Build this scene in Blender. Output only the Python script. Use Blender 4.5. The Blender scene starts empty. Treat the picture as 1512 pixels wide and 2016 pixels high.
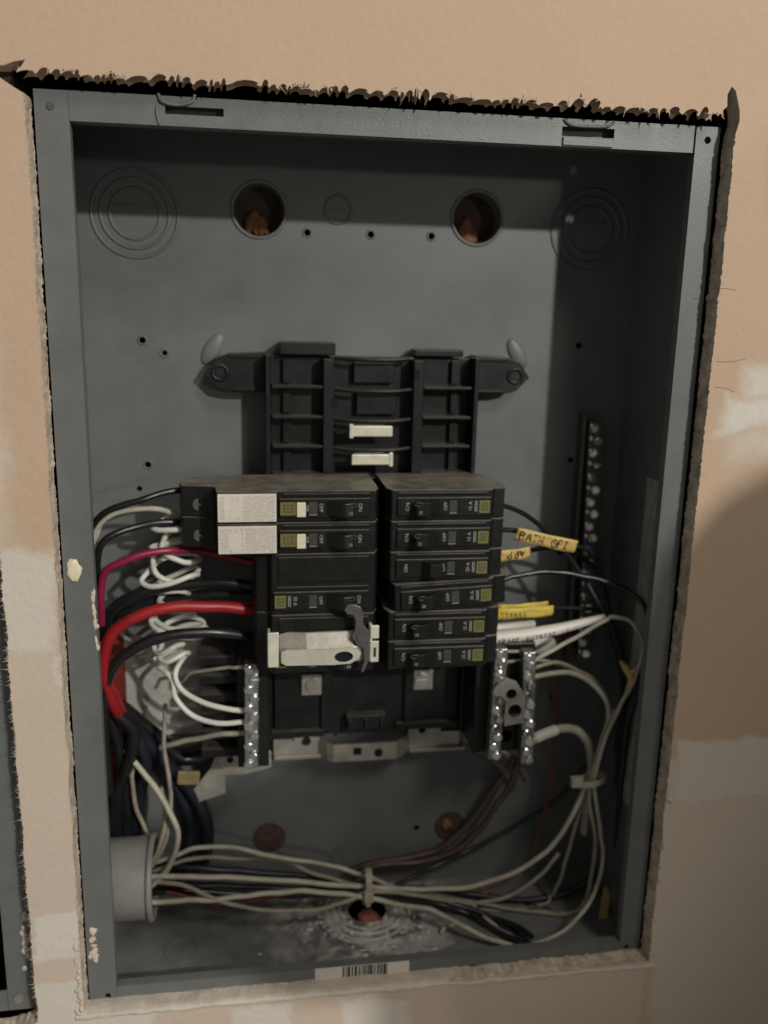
import bpy, bmesh, math, random
from mathutils import Vector, Matrix, noise
random.seed(7)
S = 0.001                                   # everything below is written in millimetres
scene = bpy.context.scene
col = scene.collection

# ------------------------------------------------------------------ camera
CAM = Vector((-77.36, -488.73, 163.17))
ROWS = [Vector((0.9888434, -0.1473614, 0.0217581)),      # right
        Vector((-0.0120789, -0.2249108, -0.9743045)),    # down
        Vector((0.1484685, 0.9631717, -0.2241815))]      # forward
FPX = 1734.1
cd = bpy.data.cameras.new('camera')
cd.sensor_fit = 'VERTICAL'; cd.sensor_height = 36.0; cd.lens = 36.0 * FPX / 2016.0
cd.clip_start = 0.01; cd.clip_end = 50
cam = bpy.data.objects.new('camera', cd); col.objects.link(cam)
r, d, f = ROWS
cam.matrix_world = Matrix(((r.x, -d.x, -f.x, CAM.x*S), (r.y, -d.y, -f.y, CAM.y*S), (r.z, -d.z, -f.z, CAM.z*S), (0, 0, 0, 1)))
cd.dof.use_dof = True; cd.dof.focus_distance = 0.47; cd.dof.aperture_fstop = 5.0
scene.camera = cam

# ------------------------------------------------------------------ light
world = bpy.data.worlds.new('World'); scene.world = world; world.use_nodes = True
bg = world.node_tree.nodes['Background']; bg.inputs[0].default_value = (1.0, 0.985, 0.90, 1); bg.inputs[1].default_value = 0.145
def lamp(name, loc, power, color, size):
    ld = bpy.data.lights.new(name, 'POINT'); ld.energy = power; ld.color = color; ld.shadow_soft_size = size
    o = bpy.data.objects.new(name, ld); o.location = [v*S for v in loc]; col.objects.link(o); return o
lamp('ceiling_lamp', (1088, -2060, 1010), 133, (1.0, 0.985, 0.91), 0.036)     # the room lamp, above and to the right
lamp('far_lamp', (1642, -3300, 390), 34, (1.0, 0.93, 0.83), 0.07)            # a weaker, lower one behind it
lamp('added_fill', (1000, -2000, 2200), 88, (1.0, 0.95, 0.84), 0.35)      # broad unseen fill, added to brighten the shaded part of the wall
vs = scene.view_settings
vs.view_transform = 'Standard'; vs.look = 'None'; vs.exposure = 0.0; vs.gamma = 1.0; vs.use_curve_mapping = False

# ------------------------------------------------------------------ helpers
def P(px, py, Y):
    """point of the photograph (1512x2016) at real depth Y (mm behind the box front)"""
    v = ROWS[0]*((px-756)/FPX) + ROWS[1]*((py-1008)/FPX) + ROWS[2]
    return CAM + v*((Y-CAM.y)/v.y)

class MB:
    def __init__(s): s.v = []; s.f = []; s.sm = []
    def add(s, vs, fs, smooth=False):
        o = len(s.v); s.v += [Vector(v) for v in vs]; s.f += [tuple(i+o for i in f) for f in fs]; s.sm += [smooth]*len(fs)
    def box(s, x0, x1, y0, y1, z0, z1, M=None):
        vs = [Vector((x, y, z)) for x in (x0, x1) for y in (y0, y1) for z in (z0, z1)]
        if M: vs = [M @ v for v in vs]
        s.add(vs, [(0,1,3,2),(4,6,7,5),(0,4,5,1),(2,3,7,6),(0,2,6,4),(1,5,7,3)])
    def prism(s, poly, a, b, fn, smooth=False):
        """polygon (p,q) extruded from a to b; fn(p,q,t) gives the point"""
        n = len(poly)
        vs = [Vector(fn(p, q, a)) for p, q in poly] + [Vector(fn(p, q, b)) for p, q in poly]
        s.add(vs, [tuple(range(n))[::-1], tuple(range(n, 2*n))])
        o = len(s.v)-2*n
        for i in range(n):
            j = (i+1) % n; s.f.append((o+i, o+j, o+n+j, o+n+i)); s.sm.append(smooth)
    def cyl(s, c, axis, r, h, n=16, r2=None, caps=True, smooth=True):
        axis = Vector(axis).normalized(); u = axis.orthogonal().normalized(); w = axis.cross(u); c = Vector(c)
        r2 = r if r2 is None else r2
        A = [c + (u*math.cos(t)+w*math.sin(t))*r for t in [2*math.pi*i/n for i in range(n)]]
        B_ = [c + axis*h + (u*math.cos(t)+w*math.sin(t))*r2 for t in [2*math.pi*i/n for i in range(n)]]
        s.add(A+B_, [(i, (i+1) % n, n+(i+1) % n, n+i) for i in range(n)], smooth)
        if caps: s.add(A, [tuple(range(n))[::-1]]); s.add(B_, [tuple(range(n))])
    def torus(s, c, axis, R, r, n=32, m=8):
        axis = Vector(axis).normalized(); u = axis.orthogonal().normalized(); w = axis.cross(u); c = Vector(c)
        vs = []
        for i in range(n):
            t = 2*math.pi*i/n; e = u*math.cos(t)+w*math.sin(t)
            for j in range(m):
                a = 2*math.pi*j/m; vs.append(c + e*(R+r*math.cos(a)) + axis*(r*math.sin(a)))
        s.add(vs, [(i*m+j, ((i+1) % n)*m+j, ((i+1) % n)*m+(j+1) % m, i*m+(j+1) % m) for i in range(n) for j in range(m)], True)
    def ball(s, c, rx, ry, rz, n=14, m=9, jit=0, M=None):
        c = Vector(c); vs = []
        for j in range(m+1):
            a = math.pi*j/m
            for i in range(n):
                t = 2*math.pi*i/n
                p = Vector((math.sin(a)*math.cos(t), math.sin(a)*math.sin(t), math.cos(a)))
                k = 1 + jit*noise.noise(p*1.7 + c*0.11)
                p = Vector((p.x*rx*k, p.y*ry*k, p.z*rz*k))
                if M: p = M @ p
                vs.append(c + p)
        s.add(vs, [(j*n+i, j*n+(i+1) % n, (j+1)*n+(i+1) % n, (j+1)*n+i) for j in range(m) for i in range(n)], True)
    def tube(s, pts, r, n=9, sub=7, taper=None, flat=None):
        pts = spline(pts, sub); k = len(pts); vs = []
        t0 = (pts[1]-pts[0]).normalized(); u = t0.orthogonal().normalized()
        for i, p in enumerate(pts):
            t = (pts[min(i+1, k-1)]-pts[max(i-1, 0)]).normalized()
            u = (u - t*u.dot(t)).normalized(); w = t.cross(u)
            rr = r if taper is None else r*taper(i/(k-1))
            for j in range(n):
                a = 2*math.pi*j/n; vs.append(p + u*(rr*math.cos(a)) + w*(rr*math.sin(a)))
        o = [(i*n+j, i*n+(j+1) % n, (i+1)*n+(j+1) % n, (i+1)*n+j) for i in range(k-1) for j in range(n)]
        s.add(vs, o, True)
        s.add(vs[:n], [tuple(range(n))[::-1]]); s.add(vs[-n:], [tuple(range(n))])
    def mesh(s, name, mat):
        me = bpy.data.meshes.new(name)
        me.from_pydata([tuple(v*S) for v in s.v], [], s.f)
        me.polygons.foreach_set('use_smooth', s.sm)
        bm = bmesh.new(); bm.from_mesh(me); bmesh.ops.recalc_face_normals(bm, faces=bm.faces); bm.to_mesh(me); bm.free()
        me.materials.append(mat); me.update()
        return me
    def build(s, name, mat, parent=None, bevel=0):
        return link(name, s.mesh(name, mat), parent, bevel)

def spline(pts, sub):
    pts = [Vector(p) for p in pts]
    if len(pts) < 3: return [pts[0].lerp(pts[-1], i/sub) for i in range(sub+1)]
    e = [pts[0]*2-pts[1]] + pts + [pts[-1]*2-pts[-2]]; out = []
    for i in range(1, len(e)-2):
        a, b, c, d_ = e[i-1:i+3]
        for j in range(sub):
            t = j/sub
            out.append(0.5*((2*b)+(c-a)*t+(2*a-5*b+4*c-d_)*t*t+(3*b-a-3*c+d_)*t**3))
    out.append(pts[-1]); return out

def link(name, data, parent=None, bevel=0):
    o = bpy.data.objects.new(name, data); col.objects.link(o)
    if parent:
        o.parent = parent; o.matrix_parent_inverse = Matrix.Translation(-inv_loc(parent))
    if bevel:
        m = o.modifiers.new('bevel', 'BEVEL'); m.width = bevel*S; m.segments = 2; m.limit_method = 'ANGLE'; m.angle_limit = math.radians(40)
    return o
def inv_loc(o):
    p = Vector(o.location)
    return p
def tag(o, label, cat, group=None):
    o['label'] = label; o['category'] = cat
    if group: o['group'] = group
    return o
def thing(name, loc, label, cat, group=None):
    o = bpy.data.objects.new(name, None); o.empty_display_size = 0.01; col.objects.link(o)
    o.location = Vector(loc)*S
    return tag(o, label, cat, group)
def structure(o): o['kind'] = 'structure'; return o
def stuff(o): o['kind'] = 'stuff'; return o

def sheet(outer, holes, back=None):
    """flat sheet (X,Z polygon with holes) triangulated; returns list of 2d verts, faces"""
    bm = bmesh.new(); es = []
    for poly in [outer]+holes:
        vs = [bm.verts.new((p[0], 0, p[1])) for p in poly]
        es += [bm.edges.new((vs[i], vs[(i+1) % len(vs)])) for i in range(len(vs))]
    bmesh.ops.triangle_fill(bm, edges=es, use_beauty=True, use_dissolve=False)
    bm.verts.index_update()
    V = [v.co.copy() for v in bm.verts]; F = [tuple(v.index for v in fc.verts) for fc in bm.faces]
    bm.free(); return V, F
def plate(mb, outer, holes, y0, y1):
    V, F = sheet(outer, holes)
    mb.add([(v.x, y0, v.z) for v in V], F); mb.add([(v.x, y1, v.z) for v in V], F)
    for poly in [outer]+holes:
        n = len(poly)
        mb.add([(p[0], y0, p[1]) for p in poly]+[(p[0], y1, p[1]) for p in poly], [(i, (i+1) % n, n+(i+1) % n, n+i) for i in range(n)])
def circle(x, z, r, n=20): return [(x+r*math.cos(2*math.pi*i/n), z+r*math.sin(2*math.pi*i/n)) for i in range(n)]
def rect(x0, x1, z0, z1): return [(x0, z0), (x1, z0), (x1, z1), (x0, z1)]

# ------------------------------------------------------------------ materials
def mat(name, color, rough=0.5, metal=0.0, var=0.0, scale=300, bump=0.0, bscale=900, spec=0.5, dust=None, dust_amt=0.0, sheen=0):
    m = bpy.data.materials.new(name); m.use_nodes = True; nt = m.node_tree; N = nt.nodes; L = nt.links
    b = N['Principled BSDF']
    b.inputs['Base Color'].default_value = (*color, 1); b.inputs['Roughness'].default_value = rough; b.inputs['Metallic'].default_value = metal
    b.inputs['Specular IOR Level'].default_value = spec
    g = N.new('ShaderNodeNewGeometry')
    out = None
    if var:
        n = N.new('ShaderNodeTexNoise'); n.inputs['Scale'].default_value = scale; n.inputs['Detail'].default_value = 5; n.inputs['Roughness'].default_value = 0.6
        L.new(g.outputs['Position'], n.inputs['Vector'])
        mx = N.new('ShaderNodeMix'); mx.data_type = 'RGBA'
        mx.inputs['A'].default_value = (*[c*(1-var) for c in color], 1); mx.inputs['B'].default_value = (*[min(1, c*(1+var)) for c in color], 1)
        mr = N.new('ShaderNodeMapRange'); mr.inputs['From Min'].default_value = 0.3; mr.inputs['From Max'].default_value = 0.7
        L.new(n.outputs['Fac'], mr.inputs['Value']); L.new(mr.outputs['Result'], mx.inputs['Factor']); out = mx.outputs['Result']
        rr = N.new('ShaderNodeMapRange'); rr.inputs['To Min'].default_value = max(0.02, rough-0.12); rr.inputs['To Max'].default_value = min(1, rough+0.12)
        L.new(n.outputs['Fac'], rr.inputs['Value']); L.new(rr.outputs['Result'], b.inputs['Roughness'])
    if dust:
        sx = N.new('ShaderNodeSeparateXYZ'); L.new(g.outputs['Normal'], sx.inputs[0])
        n2 = N.new('ShaderNodeTexNoise'); n2.inputs['Scale'].default_value = 90; n2.inputs['Detail'].default_value = 6; L.new(g.outputs['Position'], n2.inputs['Vector'])
        m1 = N.new('ShaderNodeMapRange'); m1.inputs['From Min'].default_value = 0.55; m1.inputs['From Max'].default_value = 0.95; L.new(sx.outputs['Z'], m1.inputs['Value'])
        m2 = N.new('ShaderNodeMapRange'); m2.inputs['From Min'].default_value = 0.3; m2.inputs['From Max'].default_value = 0.65; m2.inputs['To Min'].default_value = 0.45; L.new(n2.outputs['Fac'], m2.inputs['Value'])
        mm = N.new('ShaderNodeMath'); mm.operation = 'MULTIPLY'; L.new(m1.outputs['Result'], mm.inputs[0]); L.new(m2.outputs['Result'], mm.inputs[1])
        m3 = N.new('ShaderNodeMath'); m3.operation = 'MULTIPLY'; m3.inputs[1].default_value = dust_amt; L.new(mm.outputs[0], m3.inputs[0])
        mx2 = N.new('ShaderNodeMix'); mx2.data_type = 'RGBA'; mx2.inputs['B'].default_value = (*dust, 1); mx2.inputs['A'].default_value = (*color, 1)
        if out: L.new(out, mx2.inputs['A'])
        L.new(m3.outputs[0], mx2.inputs['Factor']); out = mx2.outputs['Result']
    if out: L.new(out, b.inputs['Base Color'])
    if bump:
        nb = N.new('ShaderNodeTexNoise'); nb.inputs['Scale'].default_value = bscale; nb.inputs['Detail'].default_value = 3; L.new(g.outputs['Position'], nb.inputs['Vector'])
        bp = N.new('ShaderNodeBump'); bp.inputs['Strength'].default_value = bump; bp.inputs['Distance'].default_value = 0.0006
        L.new(nb.outputs['Fac'], bp.inputs['Height']); L.new(bp.outputs['Normal'], b.inputs['Normal'])
    return m

DUST = (0.30, 0.26, 0.21)
M = {}
M['paint'] = mat('grey_enamel', (0.143, 0.148, 0.147), 0.42, var=0.10, scale=40, bump=0.25, bscale=1400, dust=DUST, dust_amt=0.12)
M['paint_floor'] = mat('dusty_grey_enamel', (0.12, 0.125, 0.122), 0.55, var=0.22, scale=55, bump=0.3, bscale=700, dust=(0.36, 0.34, 0.31), dust_amt=0.25)
def floor_dust(m):
    nt = m.node_tree; N = nt.nodes; L = nt.links; b = N['Principled BSDF']; src = b.inputs['Base Color'].links[0].from_socket
    g = N.new('ShaderNodeNewGeometry'); nz = N.new('ShaderNodeTexNoise'); nz.inputs['Scale'].default_value = 45; nz.inputs['Detail'].default_value = 6; nz.inputs['Distortion'].default_value = 1.5
    L.new(g.outputs['Position'], nz.inputs['Vector'])
    v = N.new('ShaderNodeVectorMath'); v.operation = 'DISTANCE'; v.inputs[1].default_value = (0.0, 0.058, -0.2638); L.new(g.outputs['Position'], v.inputs[0])
    mr = N.new('ShaderNodeMapRange'); mr.inputs['From Min'].default_value = .085; mr.inputs['From Max'].default_value = .02; L.new(v.outputs['Value'], mr.inputs['Value'])
    th = N.new('ShaderNodeMapRange'); th.inputs['From Min'].default_value = .42; th.inputs['From Max'].default_value = .62; L.new(nz.outputs['Fac'], th.inputs['Value'])
    mu = N.new('ShaderNodeMath'); mu.operation = 'MULTIPLY'; L.new(mr.outputs['Result'], mu.inputs[0]); L.new(th.outputs['Result'], mu.inputs[1])
    mx = N.new('ShaderNodeMix'); mx.data_type = 'RGBA'; mx.inputs['B'].default_value = (.72, .68, .64, 1); L.new(src, mx.inputs['A']); L.new(mu.outputs[0], mx.inputs['Factor'])
    L.new(mx.outputs['Result'], b.inputs['Base Color'])
floor_dust(M['paint_floor'])
M['black'] = mat('black_plastic', (0.0095, 0.0095, 0.0085), 0.42, var=0.25, scale=120, bump=0.12, dust=DUST, dust_amt=0.8, spec=0.35)
M['base'] = mat('base_plastic', (0.0095, 0.0098, 0.0100), 0.40, var=0.35, scale=70, bump=0.15, dust=DUST, dust_amt=0.34, spec=0.38)
M['handle'] = mat('handle_plastic', (0.006, 0.006, 0.006), 0.5, var=0.1)
M['window'] = mat('grey_plastic', (0.05, 0.052, 0.046), 0.45, var=0.15)
M['olive'] = mat('olive_print', (0.16, 0.15, 0.045), 0.6, var=0.15, scale=500)
M['olive_dark'] = mat('olive_dark_print', (0.07, 0.066, 0.03), 0.6)
M['print'] = mat('grey_print', (0.38, 0.38, 0.35), 0.6)
M['cream'] = mat('cream_plastic', (0.78, 0.68, 0.50), 0.45, var=0.06)
M['zinc'] = mat('zinc_plate', (0.62, 0.59, 0.53), 0.36, 0.9, var=0.14, scale=200, bump=0.12)
M['steel'] = mat('dull_steel', (0.44, 0.41, 0.36), 0.42, 0.55, var=0.18, scale=120, bump=0.15)
M['clip'] = mat('bright_clip_steel', (0.88, 0.84, 0.70), 0.3, 0.35, var=0.08, scale=160)  # lightened so that the clip tongue looks more lit
M['lever'] = mat('lever_steel', (0.15, 0.132, 0.132), 0.45, 0.5, var=0.15, scale=200)
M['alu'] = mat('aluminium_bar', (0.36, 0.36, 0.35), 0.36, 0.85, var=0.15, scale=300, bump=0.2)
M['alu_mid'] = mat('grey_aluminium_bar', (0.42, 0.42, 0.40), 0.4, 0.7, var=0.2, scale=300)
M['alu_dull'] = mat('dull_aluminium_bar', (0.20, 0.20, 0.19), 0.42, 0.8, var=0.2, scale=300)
M['screw'] = mat('screw_steel', (0.85, 0.84, 0.81), 0.2, 0.95, var=0.1)
M['hole'] = mat('hole_black', (0.004, 0.004, 0.004), 0.9)
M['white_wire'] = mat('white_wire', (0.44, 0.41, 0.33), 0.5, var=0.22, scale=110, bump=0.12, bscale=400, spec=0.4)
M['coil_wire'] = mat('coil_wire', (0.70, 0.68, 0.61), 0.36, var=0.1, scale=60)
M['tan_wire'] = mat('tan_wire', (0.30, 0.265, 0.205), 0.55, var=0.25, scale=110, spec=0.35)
M['black_wire'] = mat('black_wire', (0.012, 0.012, 0.013), 0.3, var=0.25, scale=80)
M['blue_black'] = mat('blue_black_wire', (0.012, 0.014, 0.022), 0.4, var=0.25, scale=80)
M['red_wire'] = mat('red_wire', (0.32, 0.012, 0.016), 0.42, var=0.15, scale=60)
M['dull_red'] = mat('dull_red_wire', (0.13, 0.018, 0.018), 0.5, var=0.2, scale=80)
M['pink_wire'] = mat('magenta_wire', (0.26, 0.012, 0.05), 0.4, var=0.12, scale=60)
M['copper'] = mat('bare_copper', (0.22, 0.075, 0.04), 0.42, 0.7, var=0.3, scale=100)
M['brown_wire'] = mat('tarnished_copper_cable', (0.10, 0.062, 0.052), 0.45, 0.4, var=0.3, scale=90)
M['yellow'] = mat('yellow_tape', (0.62, 0.43, 0.14), 0.55, var=0.12, scale=70)
M['dull_yellow'] = mat('dull_yellow_tape', (0.22, 0.165, 0.075), 0.6, var=0.3, scale=120)  # darker, browner yellow with random mottling
M['yellow2'] = mat('bright_yellow_tape', (0.62, 0.47, 0.08), 0.55, var=0.1, scale=70)
M['sheath'] = mat('white_sheath', (0.70, 0.64, 0.59), 0.45, var=0.08, scale=60)
M['ink'] = mat('marker_ink', (0.03, 0.015, 0.015), 0.6)
M['green_ink'] = mat('green_ink', (0.30, 0.27, 0.06), 0.6)
M['tie'] = mat('nylon_tie', (0.40, 0.36, 0.28), 0.4, var=0.1)
M['pvc'] = mat('grey_pvc', (0.21, 0.203, 0.188), 0.5, var=0.12, scale=50, bump=0.1)
M['rust'] = mat('rust_brown', (0.07, 0.04, 0.032), 0.8, var=0.5, scale=200, bump=0.4)
M['orange'] = mat('orange_foam', (0.24, 0.10, 0.05), 0.8, var=0.5, scale=220, bump=0.6)
M['clay'] = mat('red_clay', (0.33, 0.10, 0.07), 0.7, var=0.3, scale=200)
M['compound'] = mat('joint_compound', (0.62, 0.54, 0.46), 0.85, var=0.12, scale=120, bump=0.5, bscale=500)
M['gypsum'] = mat('gypsum_core', (0.58, 0.48, 0.38), 0.95, var=0.4, scale=130, bump=0.9, bscale=300)
M['fringe'] = mat('torn_paper', (0.50, 0.40, 0.30), 0.9, var=0.35, scale=90)
M['fringe_dark'] = mat('torn_brown_paper', (0.10, 0.07, 0.05), 0.95, var=0.4, scale=120)
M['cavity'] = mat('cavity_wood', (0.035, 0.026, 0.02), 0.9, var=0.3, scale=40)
M['paper'] = mat('white_label', (0.66, 0.60, 0.54), 0.6, var=0.06)
M['jacket'] = mat('dark_jacket', (0.05, 0.05, 0.055), 0.9, var=0.2, scale=20)
M['dustpatch'] = mat('plaster_dust', (0.58, 0.55, 0.51), 0.95, var=0.4, scale=90)

def printed(name, paper, ink, rows, density, axis_scale=(1, 1, 1), thr=0.52, col2=None):
    """paper with unreadably small lines of print"""
    m = bpy.data.materials.new(name); m.use_nodes = True; nt = m.node_tree; N = nt.nodes; L = nt.links
    b = N['Principled BSDF']; b.inputs['Roughness'].default_value = 0.5
    g = N.new('ShaderNodeNewGeometry'); mp = N.new('ShaderNodeMapping'); mp.inputs['Scale'].default_value = axis_scale
    L.new(g.outputs['Position'], mp.inputs['Vector'])
    n = N.new('ShaderNodeTexNoise'); n.inputs['Scale'].default_value = density; n.inputs['Detail'].default_value = 2
    L.new(mp.outputs[0], n.inputs['Vector'])
    w = N.new('ShaderNodeTexWave'); w.wave_type = 'BANDS'; w.bands_direction = rows[0]; w.inputs['Scale'].default_value = rows[1]; w.inputs['Distortion'].default_value = 0.4
    L.new(g.outputs['Position'], w.inputs['Vector'])
    ml = N.new('ShaderNodeMath'); ml.operation = 'MULTIPLY'; L.new(n.outputs['Fac'], ml.inputs[0]); L.new(w.outputs['Fac'], ml.inputs[1])
    mr = N.new('ShaderNodeMapRange'); mr.inputs['From Min'].default_value = thr-0.14; mr.inputs['From Max'].default_value = thr+0.05; L.new(ml.outputs[0], mr.inputs['Value'])
    mx = N.new('ShaderNodeMix'); mx.data_type = 'RGBA'; mx.inputs['A'].default_value = (*paper, 1); mx.inputs['B'].default_value = (*ink, 1)
    L.new(mr.outputs['Result'], mx.inputs['Factor']); L.new(mx.outputs['Result'], b.inputs['Base Color'])
    return m
M['afci_label'] = mat('printed_white_label', (0.70, 0.635, 0.56), 0.5, var=0.06, scale=300)
M['fine_print'] = mat('fine_print', (0.46, 0.38, 0.33), 0.6)
M['warn_red'] = printed('printed_red_label', (0.22, 0.028, 0.02), (0.08, 0.012, 0.01), ('Z', 170), 500, (1, 1, 1), 0.42)
M['warn_white'] = printed('printed_grey_label', (0.50, 0.47, 0.43), (0.36, 0.34, 0.31), ('Z', 260), 800, (0.4, 1, 1), 0.42)
M['side_label'] = printed('printed_side_label', (0.46, 0.43, 0.385), (0.12, 0.11, 0.10), ('Y', 120), 170, (1, 1.5, 0.6), 0.46)

# ------------------------------------------------------------------ drywall material: tan paper with joint-compound patches
def wall_material():
    m = bpy.data.materials.new('drywall'); m.use_nodes = True; nt = m.node_tree; N = nt.nodes; L = nt.links
    b = N['Principled BSDF']; b.inputs['Roughness'].default_value = 0.88; b.inputs['Specular IOR Level'].default_value = 0.25
    g = N.new('ShaderNodeNewGeometry')
    nz = N.new('ShaderNodeTexNoise'); nz.inputs['Scale'].default_value = 24; nz.inputs['Detail'].default_value = 9; nz.inputs['Roughness'].default_value = 0.66
    L.new(g.outputs['Position'], nz.inputs['Vector'])
    vm = N.new('ShaderNodeVectorMath'); vm.operation = 'SUBTRACT'; vm.inputs[1].default_value = (0.5, 0.5, 0.5); L.new(nz.outputs['Color'], vm.inputs[0])
    vs_ = N.new('ShaderNodeVectorMath'); vs_.operation = 'SCALE'; vs_.inputs['Scale'].default_value = 0.030; L.new(vm.outputs[0], vs_.inputs[0])
    va = N.new('ShaderNodeVectorMath'); va.operation = 'ADD'; L.new(g.outputs['Position'], va.inputs[0]); L.new(vs_.outputs[0], va.inputs[1])
    sx = N.new('ShaderNodeSeparateXYZ'); L.new(va.outputs[0], sx.inputs[0])
    def M2(op, a, c=None, v=None):
        n = N.new('ShaderNodeMath'); n.operation = op; L.new(a, n.inputs[0])
        if c is not None: L.new(c, n.inputs[1])
        if v is not None: n.inputs[1].default_value = v
        return n.outputs[0]
    def patch(x, z, hx, hz, soft, amt):
        dx = M2('SUBTRACT', M2('ABSOLUTE', M2('SUBTRACT', sx.outputs['X'], v=x*S)), v=hx*S)
        dz = M2('SUBTRACT', M2('ABSOLUTE', M2('SUBTRACT', sx.outputs['Z'], v=z*S)), v=hz*S)
        mx = M2('MAXIMUM', dx, dz)
        mr = N.new('ShaderNodeMapRange'); mr.interpolation_type = 'SMOOTHSTEP'
        mr.inputs['From Min'].default_value = soft*S; mr.inputs['From Max'].default_value = -soft*S; mr.inputs['To Max'].default_value = amt
        L.new(mx, mr.inputs['Value']); return mr.outputs['Result']
    ps = [patch(*a) for a in PATCHES]
    w = ps[0]
    for p in ps[1:]: w = M2('MAXIMUM', w, p)
    # fine mottling
    n2 = N.new('ShaderNodeTexNoise'); n2.inputs['Scale'].default_value = 11; n2.inputs['Detail'].default_value = 12; n2.inputs['Roughness'].default_value = 0.65
    L.new(g.outputs['Position'], n2.inputs['Vector'])
    base = N.new('ShaderNodeMix'); base.data_type = 'RGBA'; base.inputs['A'].default_value = (0.53, 0.375, 0.265, 1); base.inputs['B'].default_value = (0.60, 0.44, 0.325, 1)
    L.new(n2.outputs['Fac'], base.inputs['Factor'])
    mx = N.new('ShaderNodeMix'); mx.data_type = 'RGBA'; mx.inputs['B'].default_value = (0.70, 0.65, 0.59, 1)
    L.new(w, mx.inputs['Factor']); L.new(base.outputs['Result'], mx.inputs['A']); L.new(mx.outputs['Result'], b.inputs['Base Color'])
    nb = N.new('ShaderNodeTexNoise'); nb.inputs['Scale'].default_value = 220; nb.inputs['Detail'].default_value = 9; L.new(g.outputs['Position'], nb.inputs['Vector'])
    bp = N.new('ShaderNodeBump'); bp.inputs['Strength'].default_value = 0.35; bp.inputs['Distance'].default_value = 0.0012
    ad = M2('ADD', nb.outputs['Fac'], M2('MULTIPLY', w, v=0.8)); L.new(ad, bp.inputs['Height']); L.new(bp.outputs['Normal'], b.inputs['Normal'])
    return m
def wpatch(px0, py0, px1, py1, soft, amt):
    a = P(px0, py0, -12.7); c = P(px1, py1, -12.7)
    return ((a.x+c.x)/2, (a.z+c.z)/2, abs(c.x-a.x)/2, abs(c.z-a.z)/2, soft, amt)
PATCHES = [wpatch(-400, 1095, 118, 1290, 5, 0.75), wpatch(-400, 500, 18, 1100, 8, 0.6),
           wpatch(-60, 1290, 58, 1990, 3, 0.75), wpatch(112, 1290, 175, 1990, 3, 0.7), wpatch(-60, 1290, 175, 1990, 3, 0.4), wpatch(60, 1800, 175, 1880, 3, 0.9),
           wpatch(-400, 1975, 320, 2300, 4, 0.85), wpatch(440, 1985, 585, 2400, 5, 0.8), wpatch(665, 1970, 800, 2400, 5, 0.85),
           wpatch(1470, 720, 1900, 790, 7, 0.85), wpatch(1425, 785, 1560, 850, 6, 0.95), wpatch(1440, 850, 1900, 905, 8, 0.5),
           wpatch(1330, 1465, 1900, 1550, 3, 0.75), wpatch(1325, 1550, 1900, 2400, 8, 0.5), wpatch(1265, 1500, 1335, 1900, 3, 0.5),
           wpatch(180, 1990, 1260, 2016, 4, 0.35)]
M['wall'] = wall_material()

# ------------------------------------------------------------------ wall with two ragged cut-outs
WY0, WY1 = -12.7, -0.3
def rough_line(a, b, step, amp, seed, teeth=0.0, slant=0.0, freq=0.35):
    a = Vector(a); b = Vector(b); L_ = (b-a).length; n = max(2, int(L_/step)); t = (b-a)/L_; nn = Vector((t.y, -t.x)); out = []
    for i in range(n):
        s = i*L_/n + random.uniform(-.25, .25)*step*(i > 0)
        o = amp*(noise.noise((s*0.05, seed, 0))*1.4 + noise.noise((s*freq, seed, 3))*0.8 + random.uniform(-.35, .35))
        if teeth:
            k = noise.noise((s*0.22, seed, 9)); o -= teeth*max(0, k)**1.0*random.uniform(.5, 1.5)
        out.append(a + t*(s + slant*o) + nn*o)
    return out
# hole of the panel, counter-clockwise as seen from the room: bottom, right, top, left   (nn points out of the hole for "-" offsets)
h1 = []
h1 += rough_line((-182.6, -261.5), (-60, -262.5), 1.4, 0.7, 1)
h1 += rough_line((-60, -262.5), (183, -260), 1.4, 1.1, 2)
h1 += rough_line((183.0, -260), (183.6, 262), 1.3, 0.8, 3, freq=0.5)
h1 += [Vector(p) for p in ((185, 266), (184.5, 271), (182.5, 277), (181, 281), (178.5, 283), (176.5, 279), (177, 273), (175, 271))]
x = 175.0
while x > -178:                                   # torn fingers of paper along the top cut
    w = random.uniform(1.5, 9)*(1.3+1.6*noise.noise((x*.06, 2, 8))); up_ = max(.25, (.9*noise.noise((x*.035, 7, 1))+.55)*random.uniform(.1, 1.3)*3.6 + .3); zt = 268.5 + 1.6*noise.noise((x*.11, 6, 2)) + (175-x)/350*1.0 + .8*noise.noise((x*.04, 3, 3))
    h1 += [Vector(p) for p in ((x, zt-.4), (x-w*.12, zt+.3), (x-w*.06, zt+up_*.55), (x-w*.22, zt+up_*.95), (x-w*.45, zt+up_*1.05), (x-w*.68, zt+up_*.7), (x-w*.8, zt+up_*.3), (x-w*.9, zt-.2))]
    x -= w
h1 += [Vector(p) for p in ((-181, 275), (-186, 274.0), (-191, 272), (-199, 271.5), (-206, 269), (-200, 267.5), (-194, 267), (-188, 263))]
h1 += rough_line((-182.2, 260), (-182.2, -259), 1.2, 0.5, 5, freq=0.6)
h2 = []
h2 += rough_line((-330, -270), (-226, -268.5), 1.4, 0.8, 11)
h2 += rough_line((-226, -268.5), (-209, -262), 1.4, 0.8, 12)
h2 += rough_line((-209.5, -262), (-210.5, 270), 1.2, 0.8, 13, freq=0.6)
h2 += rough_line((-210.5, 270), (-330, 271), 1.4, 0.8, 14)
h2 += rough_line((-330, 271), (-330, -270), 3, 0.8, 15)
h1 = [(p[0], p[1]) for p in h1]; h2 = [(p[0], p[1]) for p in h2]
outer = rect(-1300, 1300, -1100, 1000)
wall_bm = MB(); V, F = sheet(outer, [h1, h2])
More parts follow.
